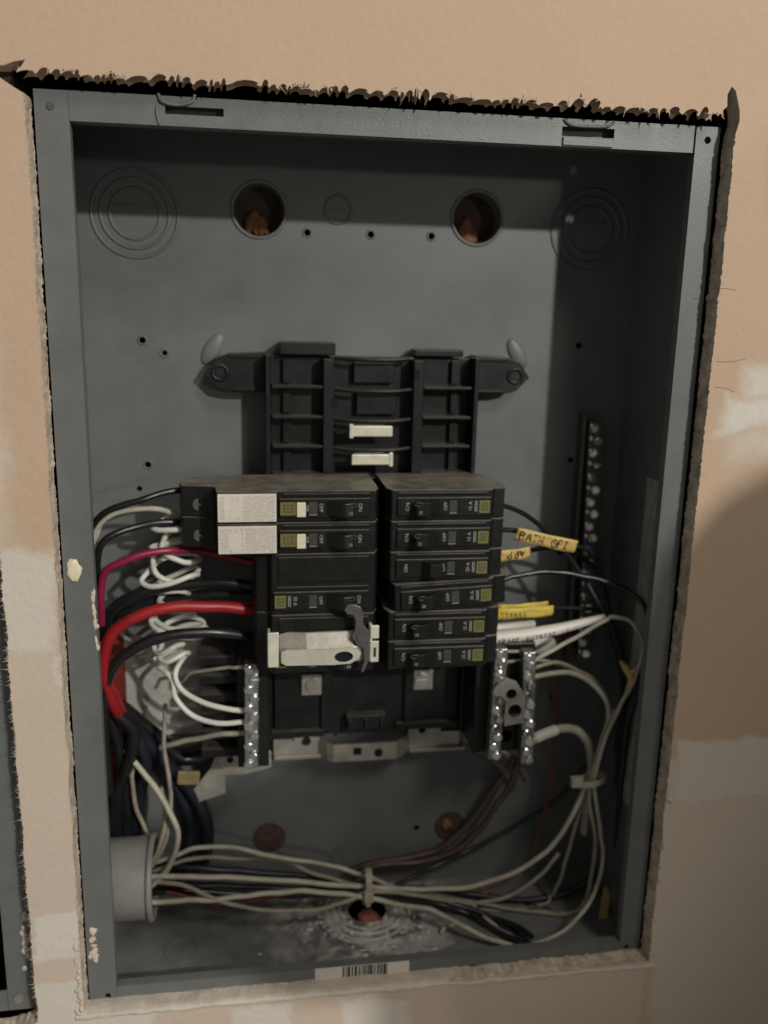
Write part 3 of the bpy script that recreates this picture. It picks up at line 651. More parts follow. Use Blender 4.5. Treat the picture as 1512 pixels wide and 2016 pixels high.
# ------------------------------------------------------------------ breakers
PITCH = 19.0; ZTOP = 59.5
def slot_z(i): return ZTOP - PITCH*(i+.5)
def breaker(side, slot, label, kind='single', amps='15', tilt=0.0, dx=0.0, handle=True, group=None, logo=True, on=True):
    zc = slot_z(slot); s = side; x0 = 2.2 + dx
    Rm = Matrix.Translation(Vector((s*(x0+35), 40, zc))) @ Matrix.Rotation(tilt, 4, 'Y') @ Matrix.Translation(-Vector((s*(x0+35), 40, zc)))
    def T(u, y, z): return Rm @ Vector((s*(u+x0), y, zc + s*z))
    t = thing('circuit_breaker', (s*(x0+38), 70, zc-9.3), label, 'breaker', group)
    h = 9.25; u1 = 65
    if kind == 'afci': prof = [(0, 70), (0, 22), (2.5, 14.5), (60, 14.5), (60.3, 12.0), (95, 12.0), (97, 30), (116, 33), (118, 40), (116, 60), (100, 66)]
    elif kind == 'double': prof = [(0, 70), (0, 22), (2.5, 14.5), (64, 14.5), (66, 20), (73, 22), (75, 32), (72, 70)]; h = 18.7
    else: prof = [(0, 70), (0, 22), (2.5, 14.5), (64, 14.5), (66, 19), (73, 20), (75, 30), (70, 70)]
    b = MB(); b.prism(prof, -h, h, lambda p, q, tt: T(p, q, tt)); b.build('body', M['black'], t, .7)
    zo = 0 if kind != 'double' else (-9.35)          # printed pole of a double is its inner-lower one
    def bx(name, m_, u0, u1_, y0, y1, z0, z1, bev=.25, parent=None):
        b = MB(); b.add([T(u, y, z) for u in (u0, u1_) for y in (y0, y1) for z in (z0, z1)], [(0,1,3,2),(4,6,7,5),(0,4,5,1),(2,3,7,6),(0,2,6,4),(1,5,7,3)])
        return b.build(name, M[m_], parent or t, bev)
    f0 = 12.9
    zz = lambda z: z + (zo*s if kind == 'double' else 0)*1.0
    e = 59.3 if kind == 'afci' else 63
    face = bx('face', 'black', 6, e, f0, 14.6, zz(-6.6*s), zz(4.8*s), .4)
    bx('ledge', 'black', 6, e-2, 13.5, 14.6, zz(6.2*s), zz(7.9*s), .35)
    if kind == 'double': bx('blank_face', 'black', 6, 60, 13.4, 14.6, 1.5*s if s < 0 else 1.5, 17*s if s < 0 else 17, .4)
    # handle: rocker leaning to the centre when on
    if handle:
        b = MB()
        base_u0, base_u1 = 21, 32; tip0, tip1 = (15.5, 21.5) if on else (24.5, 31)
        poly = [(base_u0, f0+.2), (base_u1, f0+.2), (tip1+2.5, 6.2), (tip1, 5.0), (tip0+1, 6.0), (tip0, 8.0)]
        b.prism(poly, -4.4, 4.4, lambda p, q, tt: T(p, q, zz(tt-.9*s))); hd = b.build('handle', M['handle'], t, .8)
        xa = (0, 0, 1) if s > 0 else (0, 0, -1); up = (-1, 0, 0) if s > 0 else (1, 0, 0)
        # rim and amperage on the tip
        if on:
            b = MB(); c = T(18, 6.1, zz(2.2*s)); b.tube([c+Vector((3.0*math.cos(a), -.2+.15*math.cos(a)*s, 1.15*math.sin(a))) for a in [2*math.pi*k/12 for k in range(13)]], .32, 6, 2); b.build('rim', M['window'], hd)
            text(amps, 2.6, M['print'], T(18.4, 5.1, zz(-2.6*s)), (1, 0, 0), (0, 0, 1), hd)
    xa = (0, 0, 1) if s > 0 else (0, 0, -1); up = (-1, 0, 0) if s > 0 else (1, 0, 0)
    text('ON', 3.2, M['print'], T(12.0, f0-.06, zz(-.6*s)), xa, up, t)
    text('OFF', 3.0, M['print'], T(35.0, f0-.06, zz(-.6*s)), xa, up, t)
    bx('window', 'window', 37.2, 42.0, f0-.3, f0+.1, zz(-4.2*s), zz(2.8*s), .15)
    bx('window_edge', 'print', 37.4, 41.8, f0-.35, f0-.28, zz(-4.9*s), zz(-4.5*s), 0)
    if kind == 'afci':
        bx('test_button', 'cream', 44.0, 49.3, f0-1.3, f0+.1, zz(-5.9*s), zz(2.9*s), .4)
        lg0, lg1 = 49.8, 58.8
        text(amps+'A', 2.6, M['print'], T(40.0 if False else 43.0, f0-.4, zz(-.6*s)), xa, up, t)
        lb = bx('white_label', 'afci_label', 61.0, 94.5, 11.55, 12.05, -8.3, 8.3, .2)
        b = MB(); rnd = random.Random(slot+3)
        for u in [62.3 + .95*k for k in range(33)]:
            if 79 < u < 90 and rnd.random() < .55: continue
            z = -7.4 + rnd.uniform(0, 1)
            while z < 6.5:
                l_ = rnd.uniform(.5, 2.2)
                if not (81 < u < 88 and -5 < z < 5): b.add([T(u+a_, 11.5, z+c_) for a_, c_ in ((0, 0), (.42, 0), (.42, l_), (0, l_))], [(0, 1, 2, 3)])
                z += l_ + rnd.uniform(.3, .9)
        stuff(b.build('print', M['fine_print'], lb))
        b = MB(); c = T(106, 32.4, 2); b.cyl(c, (0, -1, 0), 4.2, .9, 18, 3.6); b.box(c.x-3, c.x+3, c.y-1.2, c.y-.8, c.z-.5, c.z+.5); b.build('terminal_screw', M['lever'], t)
    else:
        lg0, lg1 = 55.6, 62.2
        text(amps+' A', 3.0, M['print'], T(50.2, f0-.06, zz(-.6*s)), xa, up, t)
        bx('small_print', 'print', 52.9, 53.3, f0-.07, f0, zz(-4*s), zz(2.6*s), 0); bx('small_print', 'print', 53.9, 54.3, f0-.07, f0, zz(-4*s), zz(2.6*s), 0)
    if logo:
        lo = bx('logo', 'olive', lg0, lg1, f0-.12, f0-.02, zz(-4.9*s), zz(2.9*s), 0)
        cu = (lg0+lg1)/2; hu = (lg1-lg0)/2
        bx('logo_ring', 'olive_dark', cu-hu*.62, cu+hu*.62, f0-.2, f0-.11, zz(-3.4*s), zz(1.4*s), 0, lo)
        bx('logo_field', 'olive', cu-hu*.44, cu+hu*.44, f0-.26, f0-.19, zz(-2.7*s), zz(.7*s), 0, lo)
        text('D', 2.4, M['hole'], T(cu, f0-.3, zz(-1.0*s)), xa, up, lo)
    return t
G = 'single breakers in the right column'
breaker(1, 0, 'topmost small black breaker of the right column', amps='15', group=G)
breaker(1, 1, 'black breaker behind the BATH GFI tape, second of the right column', amps='15', group=G)
breaker(1, 2, 'black breaker beside the APP tape with its handle off, third of the right column', amps='20', group=G, on=False)
breaker(1, 3, 'tilted black breaker sticking out, with torn logo, fourth of the right column', amps='20', tilt=-0.05, dx=3.5, group=G)
breaker(1, 4, 'black breaker beside the bright yellow tape, fifth of the right column', amps='15', group=G)
breaker(1, 5, 'lowest black breaker of the right column, above the bright lug plate', amps='15', group=G)
breaker(-1, 0, 'topmost black breaker with large white label and white test button, left column', 'afci', '15', group='long breakers with white labels')
breaker(-1, 1, 'second black breaker with large white label, just above the magenta wire', 'afci', '15', group='long breakers with white labels')
breaker(-1, 2.5, 'double black breaker with a blank upper half, under the white-labelled breakers', 'double', '30')
breaker(-1, 4.5, 'double black main breaker held down by the shiny metal clip', 'double', '60')

# hold-down clip over the lowest left breaker
clip = thing('hold_down_clip', (-32, 12, -40), 'shiny metal hold-down clip with hole and grey hook lever across the left breakers', 'clip')
zc = -32.5
b = MB(); b.box(-69, -62.5, 6, 7.6, -46.5, -24.5); b.box(-69, -67.4, 7.6, 16, -46, -25); b.build('end_tab', M['clip'], clip, .6)
b = MB()
prof = [(-62.4, 9), (-46, 5.6), (-18, 5.2), (-6, 8.5)]
top = [(x, y+5.5, -26.0+.02*x) for x, y in prof]; mid = [(x, y-.6, -35.0) for x, y in prof]; bot = [(x, y+.6, -44.5) for x, y in prof]
rows = [top, mid, bot]; vs_ = [p for rw in rows for p in rw] + [(p[0], p[1]+1.2, p[2]) for rw in rows for p in rw]
n4 = 4; fs = []
for r_ in range(2):
    for k in range(3):
        a = r_*n4+k; fs += [(a, a+1, a+n4+1, a+n4), (12+a, 12+a+n4, 12+a+n4+1, 12+a+1)]
for k in range(3): fs += [(k, 12+k, 13+k, k+1), (8+k, 9+k, 21+k, 20+k)]
for r_ in range(2): fs += [(r_*4, r_*4+4, 12+r_*4+4, 12+r_*4), (3+r_*4, 15+r_*4, 15+r_*4+4, 3+r_*4+4)]
b.add(vs_, fs); b.build('bridge', M['steel'], clip, .5)  # darker steel than the tongue, shade of the upper face put into colour
def yb(x): 
    for (xa, ya), (xb, yb_) in zip(prof, prof[1:]):
        if xa <= x <= xb: return ya+(yb_-ya)*(x-xa)/(xb-xa)
    return 8
b = MB()                                                     # lower tongue with rounded end and a hole
pl = [(-61, -36.5), (-58, -35.0), (-30, -34.2), (-22, -33.2), (-16, -34.5), (-13.5, -38), (-15, -42), (-20, -44.6), (-30, -45.2), (-58, -45.8), (-61, -44)]
V, F = sheet(pl, [[(-24+5.6*math.cos(a), -39.6+3.7*math.sin(a)) for a in [2*math.pi*k/22 for k in range(22)]]])
b.add([(v.x, yb(v.x)-3.0-.25*(v.z+40), v.z) for v in V], F); b.add([(v.x, yb(v.x)-1.6-.25*(v.z+40), v.z) for v in V], F)
n = len(pl); b.add([(p[0], yb(p[0])-3-.25*(p[1]+40), p[1]) for p in pl]+[(p[0], yb(p[0])-1.6-.25*(p[1]+40), p[1]) for p in pl], [(i, (i+1) % n, n+(i+1) % n, n+i) for i in range(n)])
b.build('tongue', M['clip'], clip)  # lighter steel than the bridge, painting in the light it catches
b = MB(); b.prism([(-24+5.9*math.cos(a), -39.6+4.0*math.sin(a)) for a in [2*math.pi*k/22 for k in range(22)]], 3.75, 4.3, lambda p, q, t: (p, t, q)); b.build('hole', M['hole'], clip)
b = MB(); b.box(-7.5, -2.2, 7.5, 9, -31, -22.5); b.box(-7.5, -2.2, 7.5, 9, -46, -32.5); b.box(-8, -6, 9, 14, -46, -22.5); b.build('end_tab', M['clip'], clip, .5)
b = MB(); b.box(-5.4, -3.8, 7.2, 7.6, -42.5, -36.5); b.build('slot', M['rust'], clip)
hk = [(-24, -10.5), (-22, -7.6), (-18, -7.2), (-14, -9), (-12.6, -13), (-12.4, -20), (-9, -25), (-8, -34), (-9, -44), (-12, -51), (-13.5, -50), (-11.5, -43), (-12, -35), (-16, -33), (-19.5, -27), (-17.5, -23.5), (-17, -18), (-18.2, -14.2), (-22, -13.6)]
b = MB(); b.prism(hk, 3.2, 4.8, lambda p, q, t: (p, t, q)); hkl = b.build('hook_lever', M['lever'], clip, .4)
b = MB(); b.cyl((-13.5, 2.4, -28), (0, 1, 0), 2.8, 5, 18); b.build('rivet', M['lever'], hkl)
# ------------------------------------------------------------------ conduit bushing in the left wall
bu = thing('conduit_bushing', (-180, 40, -205), 'pale grey plastic conduit bushing on the left wall with wires coming out', 'bushing')
b = MB(); b.cyl((-179.6, 40, -205), (1, 0, 0), 26, 33, 40, caps=False); b.cyl((-179.6, 40, -205), (1, 0, 0), 23, 33, 40, caps=False); b.build('sleeve', M['pvc'], bu)
b = MB(); b.torus((-145, 40, -205), (1, 0, 0), 25.6, 2.3, 40, 10); b.build('rim', M['pvc'], bu)
cl = MB(); cl.ball((3, 64, FZ-6), 9, 8, 7, 12, 8, .4); tag(cl.build('red_plug', M['clay']), 'red plug seen down the open floor knockout', 'plug')

# ------------------------------------------------------------------ wires
def wire(name, label, m_, r_, pts, cat='wire', group=None, n=9):
    q_ = spline([P(*p) for p in pts], 6); sd = len(label)*1.7
    q_ = [p + Vector((noise.noise(p*.06+Vector((sd, 0, 0))), noise.noise(p*.06+Vector((0, sd, 0))), noise.noise(p*.06+Vector((0, 0, sd)))))*((.9 if r_ < 2.5 else .45) if 3 < i < len(q_)-4 else 0) for i, p in enumerate(q_)]
    b = MB(); b.tube(q_, r_, n, 2)
    return tag(b.build(name, M[m_]), label, cat, group)
# left side, into the two long breakers
wire('black_wire', 'black wire arching into the topmost long breaker', 'black_wire', 2.0, [(174, 1120, 40), (174, 1060, 40), (186, 1030, 38), (215, 1006, 36), (275, 985, 38), (345, 966, 44), (400, 968, 52)])
wire('white_wire', 'cream wire under the topmost black wire at the left flange', 'white_wire', 1.7, [(184, 1110, 44), (184, 1075, 42), (192, 1040, 40), (220, 1015, 40), (262, 1003, 42), (310, 1002, 46), (350, 1014, 50), (410, 1026, 52)])
wire('black_wire', 'black wire bending up from the left flange into the second long breaker', 'black_wire', 2.2, [(192, 1160, 40), (190, 1105, 38), (200, 1072, 36), (225, 1052, 38), (270, 1037, 42), (340, 1028, 48), (410, 1034, 54)])
wire('white_wire', 'short white wire end rising along the left flange edge', 'coil_wire', 1.3, [(183, 1120, 48), (182, 1085, 46), (188, 1060, 44), (195, 1042, 46), (200, 1030, 60)])
wire('red_wire', 'thin magenta wire from the left flange toward the double breaker', 'pink_wire', 2.3, [(200, 1230, 40), (199, 1165, 36), (207, 1128, 34), (240, 1108, 34), (290, 1090, 36), (335, 1083, 40), (380, 1084, 48), (440, 1095, 52), (515, 1110, 48), (548, 1112, 48)])
wire('thick_black_cable', 'thick black cable above the thick red one on the left', 'black_wire', 3.4, [(206, 1260, 58), (214, 1210, 52), (255, 1176, 48), (330, 1156, 46), (430, 1147, 46), (500, 1155, 46), (548, 1168, 46)])
wire('thick_black_cable', 'second thick black cable tucked under the upper one on the left', 'black_wire', 3.0, [(208, 1275, 64), (218, 1225, 60), (262, 1196, 58), (330, 1178, 58), (430, 1170, 56), (540, 1178, 54)])
wire('thick_red_cable', 'thick bright red cable curving into the double breaker', 'red_wire', 3.6, [(232, 1665, 88), (224, 1560, 86), (232, 1480, 76), (240, 1428, 56), (222, 1385, 40), (206, 1340, 34), (205, 1290, 30), (224, 1244, 28), (272, 1213, 28), (335, 1197, 30), (410, 1194, 34), (490, 1200, 40), (545, 1206, 44)], 'cable')
wire('thick_red_cable', 'second red cable hanging below the red band of the sticker', 'red_wire', 3.6, [(238, 1660, 78), (226, 1570, 76), (226, 1490, 70), (240, 1420, 62), (226, 1370, 60), (208, 1330, 60), (206, 1280, 60)], 'cable')
wire('thick_black_cable', 'glossy thick black cable bending under the red one to the clipped breaker', 'black_wire', 3.4, [(214, 1560, 50), (206, 1460, 44), (204, 1390, 38), (212, 1335, 34), (238, 1295, 32), (290, 1265, 32), (350, 1249, 34), (430, 1246, 38), (500, 1256, 44), (548, 1268, 48)], 'cable')
wire('thick_black_cable', 'thick black cable rising along the left flange beside the red band', 'black_wire', 4.2, [(250, 1655, 74), (248, 1560, 64), (236, 1480, 56), (214, 1400, 52), (204, 1340, 56), (203, 1290, 62)], 'cable')
wire('thick_black_cable', 'thick black cable running down behind the grey bushing', 'black_wire', 4.6, [(268, 1660, 84), (262, 1560, 80), (258, 1480, 74), (232, 1420, 70), (216, 1370, 74)], 'cable')
wire('thick_black_cable', 'black cable slanting from the left wires under the black fins', 'blue_black', 5.0, [(230, 1410, 62), (290, 1462, 70), (340, 1515, 78), (385, 1570, 82), (408, 1630, 84), (400, 1690, 84), (372, 1715, 80)], 'cable')
wire('thick_black_cable', 'upper of two black cables slanting under the white sticker', 'black_wire', 4.6, [(236, 1388, 70), (300, 1440, 78), (360, 1492, 82), (420, 1480, 84), (480, 1440, 84)], 'cable')
wire('thick_black_cable', 'blue-black cable curving down beside the yellow tape', 'blue_black', 5.0, [(300, 1490, 86), (340, 1540, 86), (370, 1600, 88), (372, 1660, 88), (350, 1720, 80), (306, 1745, 60)], 'cable')
wire('thick_black_cable', 'foremost thick black cable covering the red ones above the bushing', 'black_wire', 4.4, [(226, 1662, 72), (234, 1560, 62), (256, 1490, 52), (262, 1440, 50), (232, 1405, 48), (212, 1365, 52)], 'cable')
wire('thick_black_cable', 'black cable between the foremost one and the white bends', 'blue_black', 4.4, [(262, 1662, 76), (276, 1560, 66), (286, 1500, 60), (268, 1450, 58), (236, 1415, 62)], 'cable')
wire('grey_wire', 'greyish wire hanging in front of the black cables by the bushing', 'tan_wire', 1.5, [(262, 1500, 56), (260, 1540, 56), (266, 1585, 60), (284, 1628, 64), (300, 1660, 62)])
# coiled white pigtails of the two long breakers
def pigtail(label, cx, cy0, cy1, turns, rad, ph, Y, tail, seed):
    rnd = random.Random(seed); pts = []; N_ = int(turns*12)
    a0 = P(cx, cy0, Y); a1 = P(cx-8, cy1, Y)
    for i in range(N_+1):
        q = i/N_; a = 2*math.pi*turns*q + ph
        R_ = rad*(1+.34*math.sin(q*17+seed)+.07*rnd.uniform(-1, 1))
        c = a0.lerp(a1, q) + Vector((2.5*math.sin(q*9+seed), 0, 2.0*math.sin(q*23+seed*2)))
        pts.append(c + Vector((R_*math.cos(a), 9*math.sin(a), 5.0*math.sin(a+.9+1.3*math.sin(q*13+seed)) + rnd.uniform(-.4, .4))))
    pts = [P(405, cy0-4 if seed == 1 else cy0+12, 52)] + pts[2:] + [P(*t) for t in tail]
    b = MB(); b.tube(pts, 1.75, 9, 4)
    return tag(b.build('coiled_white_wire', M['coil_wire']), label, 'wire', 'coiled white pigtails')
pigtail('coiled white pigtail of the topmost long breaker, ending higher on the left screw bar', 352, 1000, 1300, 6, 14.0, .6, 50, [(345, 1325, 46), (358, 1358, 44), (400, 1383, 38), (450, 1396, 34), (490, 1400, 33)], 1)
pigtail('coiled white pigtail of the second long breaker, ending lower on the left screw bar', 345, 1045, 1300, 5, 13.0, 2.4, 55, [(338, 1335, 48), (345, 1372, 46), (378, 1408, 42), (430, 1424, 36), (490, 1420, 33)], 2)
# lower left whites
wire('white_wire', 'thin white wire into the top of the left screw bar', 'tan_wire', 1.2, [(355, 1345, 60), (380, 1325, 52), (430, 1317, 42), (492, 1313, 33)])
wire('white_wire', 'white wire running level into the lower end of the left screw bar', 'white_wire', 1.8, [(232, 1500, 80), (290, 1482, 74), (345, 1463, 64), (420, 1448, 46), (490, 1442, 34)])
wire('white_wire', 'thin upright white wire in front of the white sticker', 'tan_wire', 1.5, [(326, 1385, 66), (324, 1430, 62), (325, 1480, 58), (332, 1535, 56), (336, 1570, 58), (334, 1610, 58), (326, 1655, 54), (304, 1700, 48), (285, 1715, 46)])
wire('white_wire', 'white wire bending down from the black cables into the bushing', 'white_wire', 1.9, [(236, 1470, 56), (262, 1495, 52), (292, 1535, 50), (325, 1580, 50), (347, 1630, 48), (348, 1668, 46), (330, 1710, 44), (300, 1742, 42), (280, 1750, 42)])
wire('white_wire', 'white wire just inside the larger bend above the bushing mouth', 'tan_wire', 1.6, [(316, 1550, 62), (324, 1590, 60), (322, 1630, 56), (310, 1675, 50), (295, 1705, 46), (280, 1715, 44)])
c = P(371, 1531, 70); b = MB(); b.box(c.x-7.5, c.x+7.5, c.y-1.5, c.y+1.5, c.z-5, c.z+5, Matrix.Translation(c) @ Matrix.Rotation(.08, 4, 'Y') @ Matrix.Translation(-c)); tag(b.build('yellow_tape', M['dull_yellow'], None, 1), 'yellow tape stub beside the left end of the steel strap', 'tape')
# bundle from the bushing to the right
BG = 'white wires bundled along the floor of the box'
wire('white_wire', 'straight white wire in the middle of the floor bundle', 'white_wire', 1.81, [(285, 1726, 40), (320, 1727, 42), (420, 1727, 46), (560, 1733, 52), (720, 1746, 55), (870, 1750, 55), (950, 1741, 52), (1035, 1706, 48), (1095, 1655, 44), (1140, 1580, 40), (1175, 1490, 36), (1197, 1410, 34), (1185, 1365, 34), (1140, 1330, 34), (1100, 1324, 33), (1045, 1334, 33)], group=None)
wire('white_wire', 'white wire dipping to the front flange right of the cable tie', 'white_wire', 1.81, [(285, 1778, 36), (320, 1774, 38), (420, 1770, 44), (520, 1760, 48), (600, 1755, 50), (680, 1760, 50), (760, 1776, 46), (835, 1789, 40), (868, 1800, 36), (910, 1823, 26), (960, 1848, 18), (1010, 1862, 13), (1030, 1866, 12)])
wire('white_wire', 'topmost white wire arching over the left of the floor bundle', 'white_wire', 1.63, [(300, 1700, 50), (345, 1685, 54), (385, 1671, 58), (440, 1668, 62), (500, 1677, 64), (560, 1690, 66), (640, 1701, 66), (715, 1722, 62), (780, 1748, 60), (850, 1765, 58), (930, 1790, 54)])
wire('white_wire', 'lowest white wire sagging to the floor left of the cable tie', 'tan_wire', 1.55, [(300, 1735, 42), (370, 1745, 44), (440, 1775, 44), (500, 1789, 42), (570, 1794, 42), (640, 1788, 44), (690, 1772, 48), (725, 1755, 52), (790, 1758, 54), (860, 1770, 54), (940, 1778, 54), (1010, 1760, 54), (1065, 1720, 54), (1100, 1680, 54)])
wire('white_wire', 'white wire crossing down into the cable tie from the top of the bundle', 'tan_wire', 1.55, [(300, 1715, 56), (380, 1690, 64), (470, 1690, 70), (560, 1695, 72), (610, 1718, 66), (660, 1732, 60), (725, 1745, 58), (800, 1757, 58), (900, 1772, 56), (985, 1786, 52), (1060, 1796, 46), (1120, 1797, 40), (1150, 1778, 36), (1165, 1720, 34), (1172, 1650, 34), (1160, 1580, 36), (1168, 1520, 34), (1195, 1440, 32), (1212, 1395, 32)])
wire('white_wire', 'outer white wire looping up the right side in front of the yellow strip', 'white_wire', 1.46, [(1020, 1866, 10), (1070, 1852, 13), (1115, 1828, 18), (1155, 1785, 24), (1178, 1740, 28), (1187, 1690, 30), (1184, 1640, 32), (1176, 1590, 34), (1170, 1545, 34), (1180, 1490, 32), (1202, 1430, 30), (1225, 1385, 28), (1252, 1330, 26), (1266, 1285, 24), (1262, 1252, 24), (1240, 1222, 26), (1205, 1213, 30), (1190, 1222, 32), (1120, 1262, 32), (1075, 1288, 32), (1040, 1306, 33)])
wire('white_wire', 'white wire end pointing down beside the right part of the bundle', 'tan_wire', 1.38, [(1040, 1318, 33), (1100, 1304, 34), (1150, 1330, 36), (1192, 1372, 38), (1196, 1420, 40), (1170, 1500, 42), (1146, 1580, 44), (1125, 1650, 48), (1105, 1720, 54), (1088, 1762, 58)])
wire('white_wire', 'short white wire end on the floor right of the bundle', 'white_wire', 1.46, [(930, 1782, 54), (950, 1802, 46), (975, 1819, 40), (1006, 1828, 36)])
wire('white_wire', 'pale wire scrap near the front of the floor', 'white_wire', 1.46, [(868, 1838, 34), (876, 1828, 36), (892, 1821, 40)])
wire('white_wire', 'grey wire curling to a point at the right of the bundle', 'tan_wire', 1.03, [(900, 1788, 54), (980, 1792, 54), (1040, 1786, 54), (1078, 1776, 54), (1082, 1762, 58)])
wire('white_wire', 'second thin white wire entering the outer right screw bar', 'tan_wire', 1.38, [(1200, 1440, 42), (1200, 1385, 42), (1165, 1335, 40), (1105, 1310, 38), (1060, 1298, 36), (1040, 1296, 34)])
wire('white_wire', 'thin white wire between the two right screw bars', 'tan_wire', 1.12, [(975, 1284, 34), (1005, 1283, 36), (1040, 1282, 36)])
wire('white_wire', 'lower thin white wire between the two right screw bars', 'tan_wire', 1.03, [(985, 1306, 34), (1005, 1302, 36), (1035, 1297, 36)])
for k, (m_, lab) in enumerate((('black_wire', 'black wire under the straight white one in the floor bundle'), ('black_wire', 'black wire along the back of the floor bundle'), ('blue_black', 'blue-black wire at the bottom of the floor bundle'))):
    o = (0, 14, -12)[k]
    wire('black_wire', lab, m_, 2.2, [(285, 1740+o, 46), (380, 1742+o, 56), (520, 1748+o, 60), (640, 1752+o*.6, 60), (725, 1756+o*.3, 58), (840, 1770+o*.3, 56), (940, 1795+o*.6, 48), (1010, 1835-o, 32), (1060-o, 1872-o*2, 12)] if k < 2 else
         [(300, 1700, 60), (420, 1712, 70), (560, 1722, 70), (725, 1742, 64), (850, 1752, 62), (960, 1765, 60), (1060, 1770, 60), (1140, 1745, 60), (1200, 1680, 62), (1215, 1560, 62), (1225, 1450, 60)])
wire('black_wire', 'black wire end lying on the bottom flange at the right', 'black_wire', 2.0, [(930, 1800, 46), (985, 1838, 28), (1040, 1860, 12), (1085, 1872, 3)])
wire('red_wire', 'dull red wire showing through the left of the floor bundle', 'dull_red', 1.6, [(300, 1752, 50), (380, 1766, 50), (420, 1778, 46), (470, 1776, 50), (560, 1762, 58), (700, 1756, 58), (770, 1760, 58), (800, 1766, 58)])
wire('bare_copper_wire', 'thin bare copper wire rising from the floor bundle to the ground bar', 'copper', 0.9, [(945, 1762, 60), (985, 1742, 64), (1030, 1700, 68), (1062, 1640, 72), (1082, 1560, 74), (1090, 1480, 74), (1096, 1400, 74), (1100, 1320, 76), (1128, 1285, 80), (1146, 1270, 84)])
wire('bare_copper_wire', 'second thin copper wire hanging below the inner right screw bar', 'copper', 0.7, [(1022, 1500, 60), (1060, 1480, 66), (1082, 1440, 70), (1088, 1380, 70), (1085, 1290, 76), (1100, 1262, 80), (1140, 1240, 84)])
wire('ground_cable', 'dark tarnished ground cable sweeping below the right screw bars', 'brown_wire', 2.7, [(690, 1715, 84), (730, 1700, 84), (800, 1690, 84), (870, 1668, 84), (925, 1620, 84), (968, 1560, 82), (1000, 1515, 80), (1012, 1490, 78)], 'cable')
wire('ground_cable', 'second tarnished ground cable following just below the other', 'brown_wire', 2.2, [(690, 1730, 80), (740, 1706, 80), (820, 1698, 80), (890, 1678, 80), (940, 1638, 80), (985, 1575, 78), (1012, 1530, 76), (1024, 1490, 76)], 'cable')
wire('black_wire', 'thin black wire slanting over the lower right of the back panel', 'black_wire', 1.6, [(770, 1748, 70), (840, 1712, 76), (900, 1685, 80), (970, 1650, 84), (1045, 1608, 84), (1110, 1560, 80), (1180, 1470, 70), (1220, 1400, 60)])
# cable ties
for px, py, Y, rx, rz, lab in ((722, 1744, 57, 7, 13, 'pale nylon cable tie round the floor bundle'), (1166, 1535, 35, 13, 5, 'pale nylon cable tie round the white wires at the right')):
    c = P(px, py, Y); t = thing('cable_tie', c, lab, 'cable tie')
    b = MB()
    if rx < rz: pts = [c+Vector((1.0*math.sin(a), 9*math.cos(a), 13*math.sin(a))) for a in [2*math.pi*k/20 for k in range(21)]]
    else: pts = [c+Vector((9.5*math.sin(a), 6*math.cos(a), 2*math.sin(a))) for a in [2*math.pi*k/20 for k in range(21)]]
    for k in range(20):
        p, q = pts[k], pts[k+1]; ax = Vector((2.2, 0, 0)) if rx < rz else Vector((0, 0, 2.2)); nn = (q-p).cross(ax).normalized()*.6
        b.add([p-ax, p+ax, q+ax, q-ax, p-ax+nn, p+ax+nn, q+ax+nn, q-ax+nn], [(0,1,2,3),(4,7,6,5),(0,3,7,4),(1,5,6,2)], False)
    b.build('strap', M['tie'], t)
    b = MB()
    if rx < rz: b.box(c.x-3.2, c.x+3.2, c.y-12.5, c.y-8, c.z-5, c.z+3); b.box(c.x-1.8, c.x+1.8, c.y-10, c.y-8.8, c.z-10, c.z+9)
    else: b.box(c.x-16, c.x-8, c.y-4, c.y+1, c.z-3.5, c.z+3.5)
    b.build('head', M['tie'], t, .5)
# right-hand blacks out of the breakers
wire('black_wire', 'black wire from the topmost right breaker slanting over the tape', 'black_wire', 1.6, [(950, 992, 34), (985, 994, 36), (1022, 1006, 40), (1070, 1042, 44), (1115, 1090, 46), (1150, 1140, 44), (1180, 1190, 40), (1200, 1222, 38), (1222, 1290, 44), (1225, 1380, 50), (1212, 1480, 56)])
wire('black_wire', 'black wire carrying the BATH GFI tape', 'black_wire', 1.7, [(950, 1044, 34), (985, 1043, 38), (1020, 1045, 40), (1075, 1058, 40), (1135, 1074, 42), (1165, 1090, 46), (1182, 1122, 50), (1190, 1170, 52), (1202, 1230, 54), (1226, 1320, 56), (1222, 1420, 60), (1214, 1520, 62)])
wire('black_wire', 'black wire carrying the APP tape', 'black_wire', 1.7, [(950, 1096, 36), (985, 1094, 38), (1040, 1084, 44), (1085, 1078, 50), (1130, 1090, 56), (1165, 1112, 60), (1188, 1150, 62), (1204, 1240, 64), (1226, 1350, 64), (1220, 1480, 66), (1210, 1600, 68)])
wire('black_wire', 'glossy black wire arching from the tilted breaker to the right flange', 'black_wire', 1.75, [(945, 1150, 32), (985, 1144, 34), (1015, 1134, 36), (1065, 1127, 38), (1125, 1130, 38), (1190, 1143, 36), (1240, 1164, 32), (1268, 1190, 26), (1279, 1225, 22), (1276, 1280, 22), (1262, 1345, 26), (1240, 1410, 34), (1228, 1500, 44), (1216, 1620, 54)])
wire('black_wire', 'black wire leaving the bright yellow tape', 'black_wire', 1.5, [(950, 1200, 40), (1000, 1198, 42), (1080, 1196, 46), (1140, 1198, 50), (1190, 1206, 52), (1215, 1250, 54), (1232, 1340, 54), (1226, 1450, 58)])
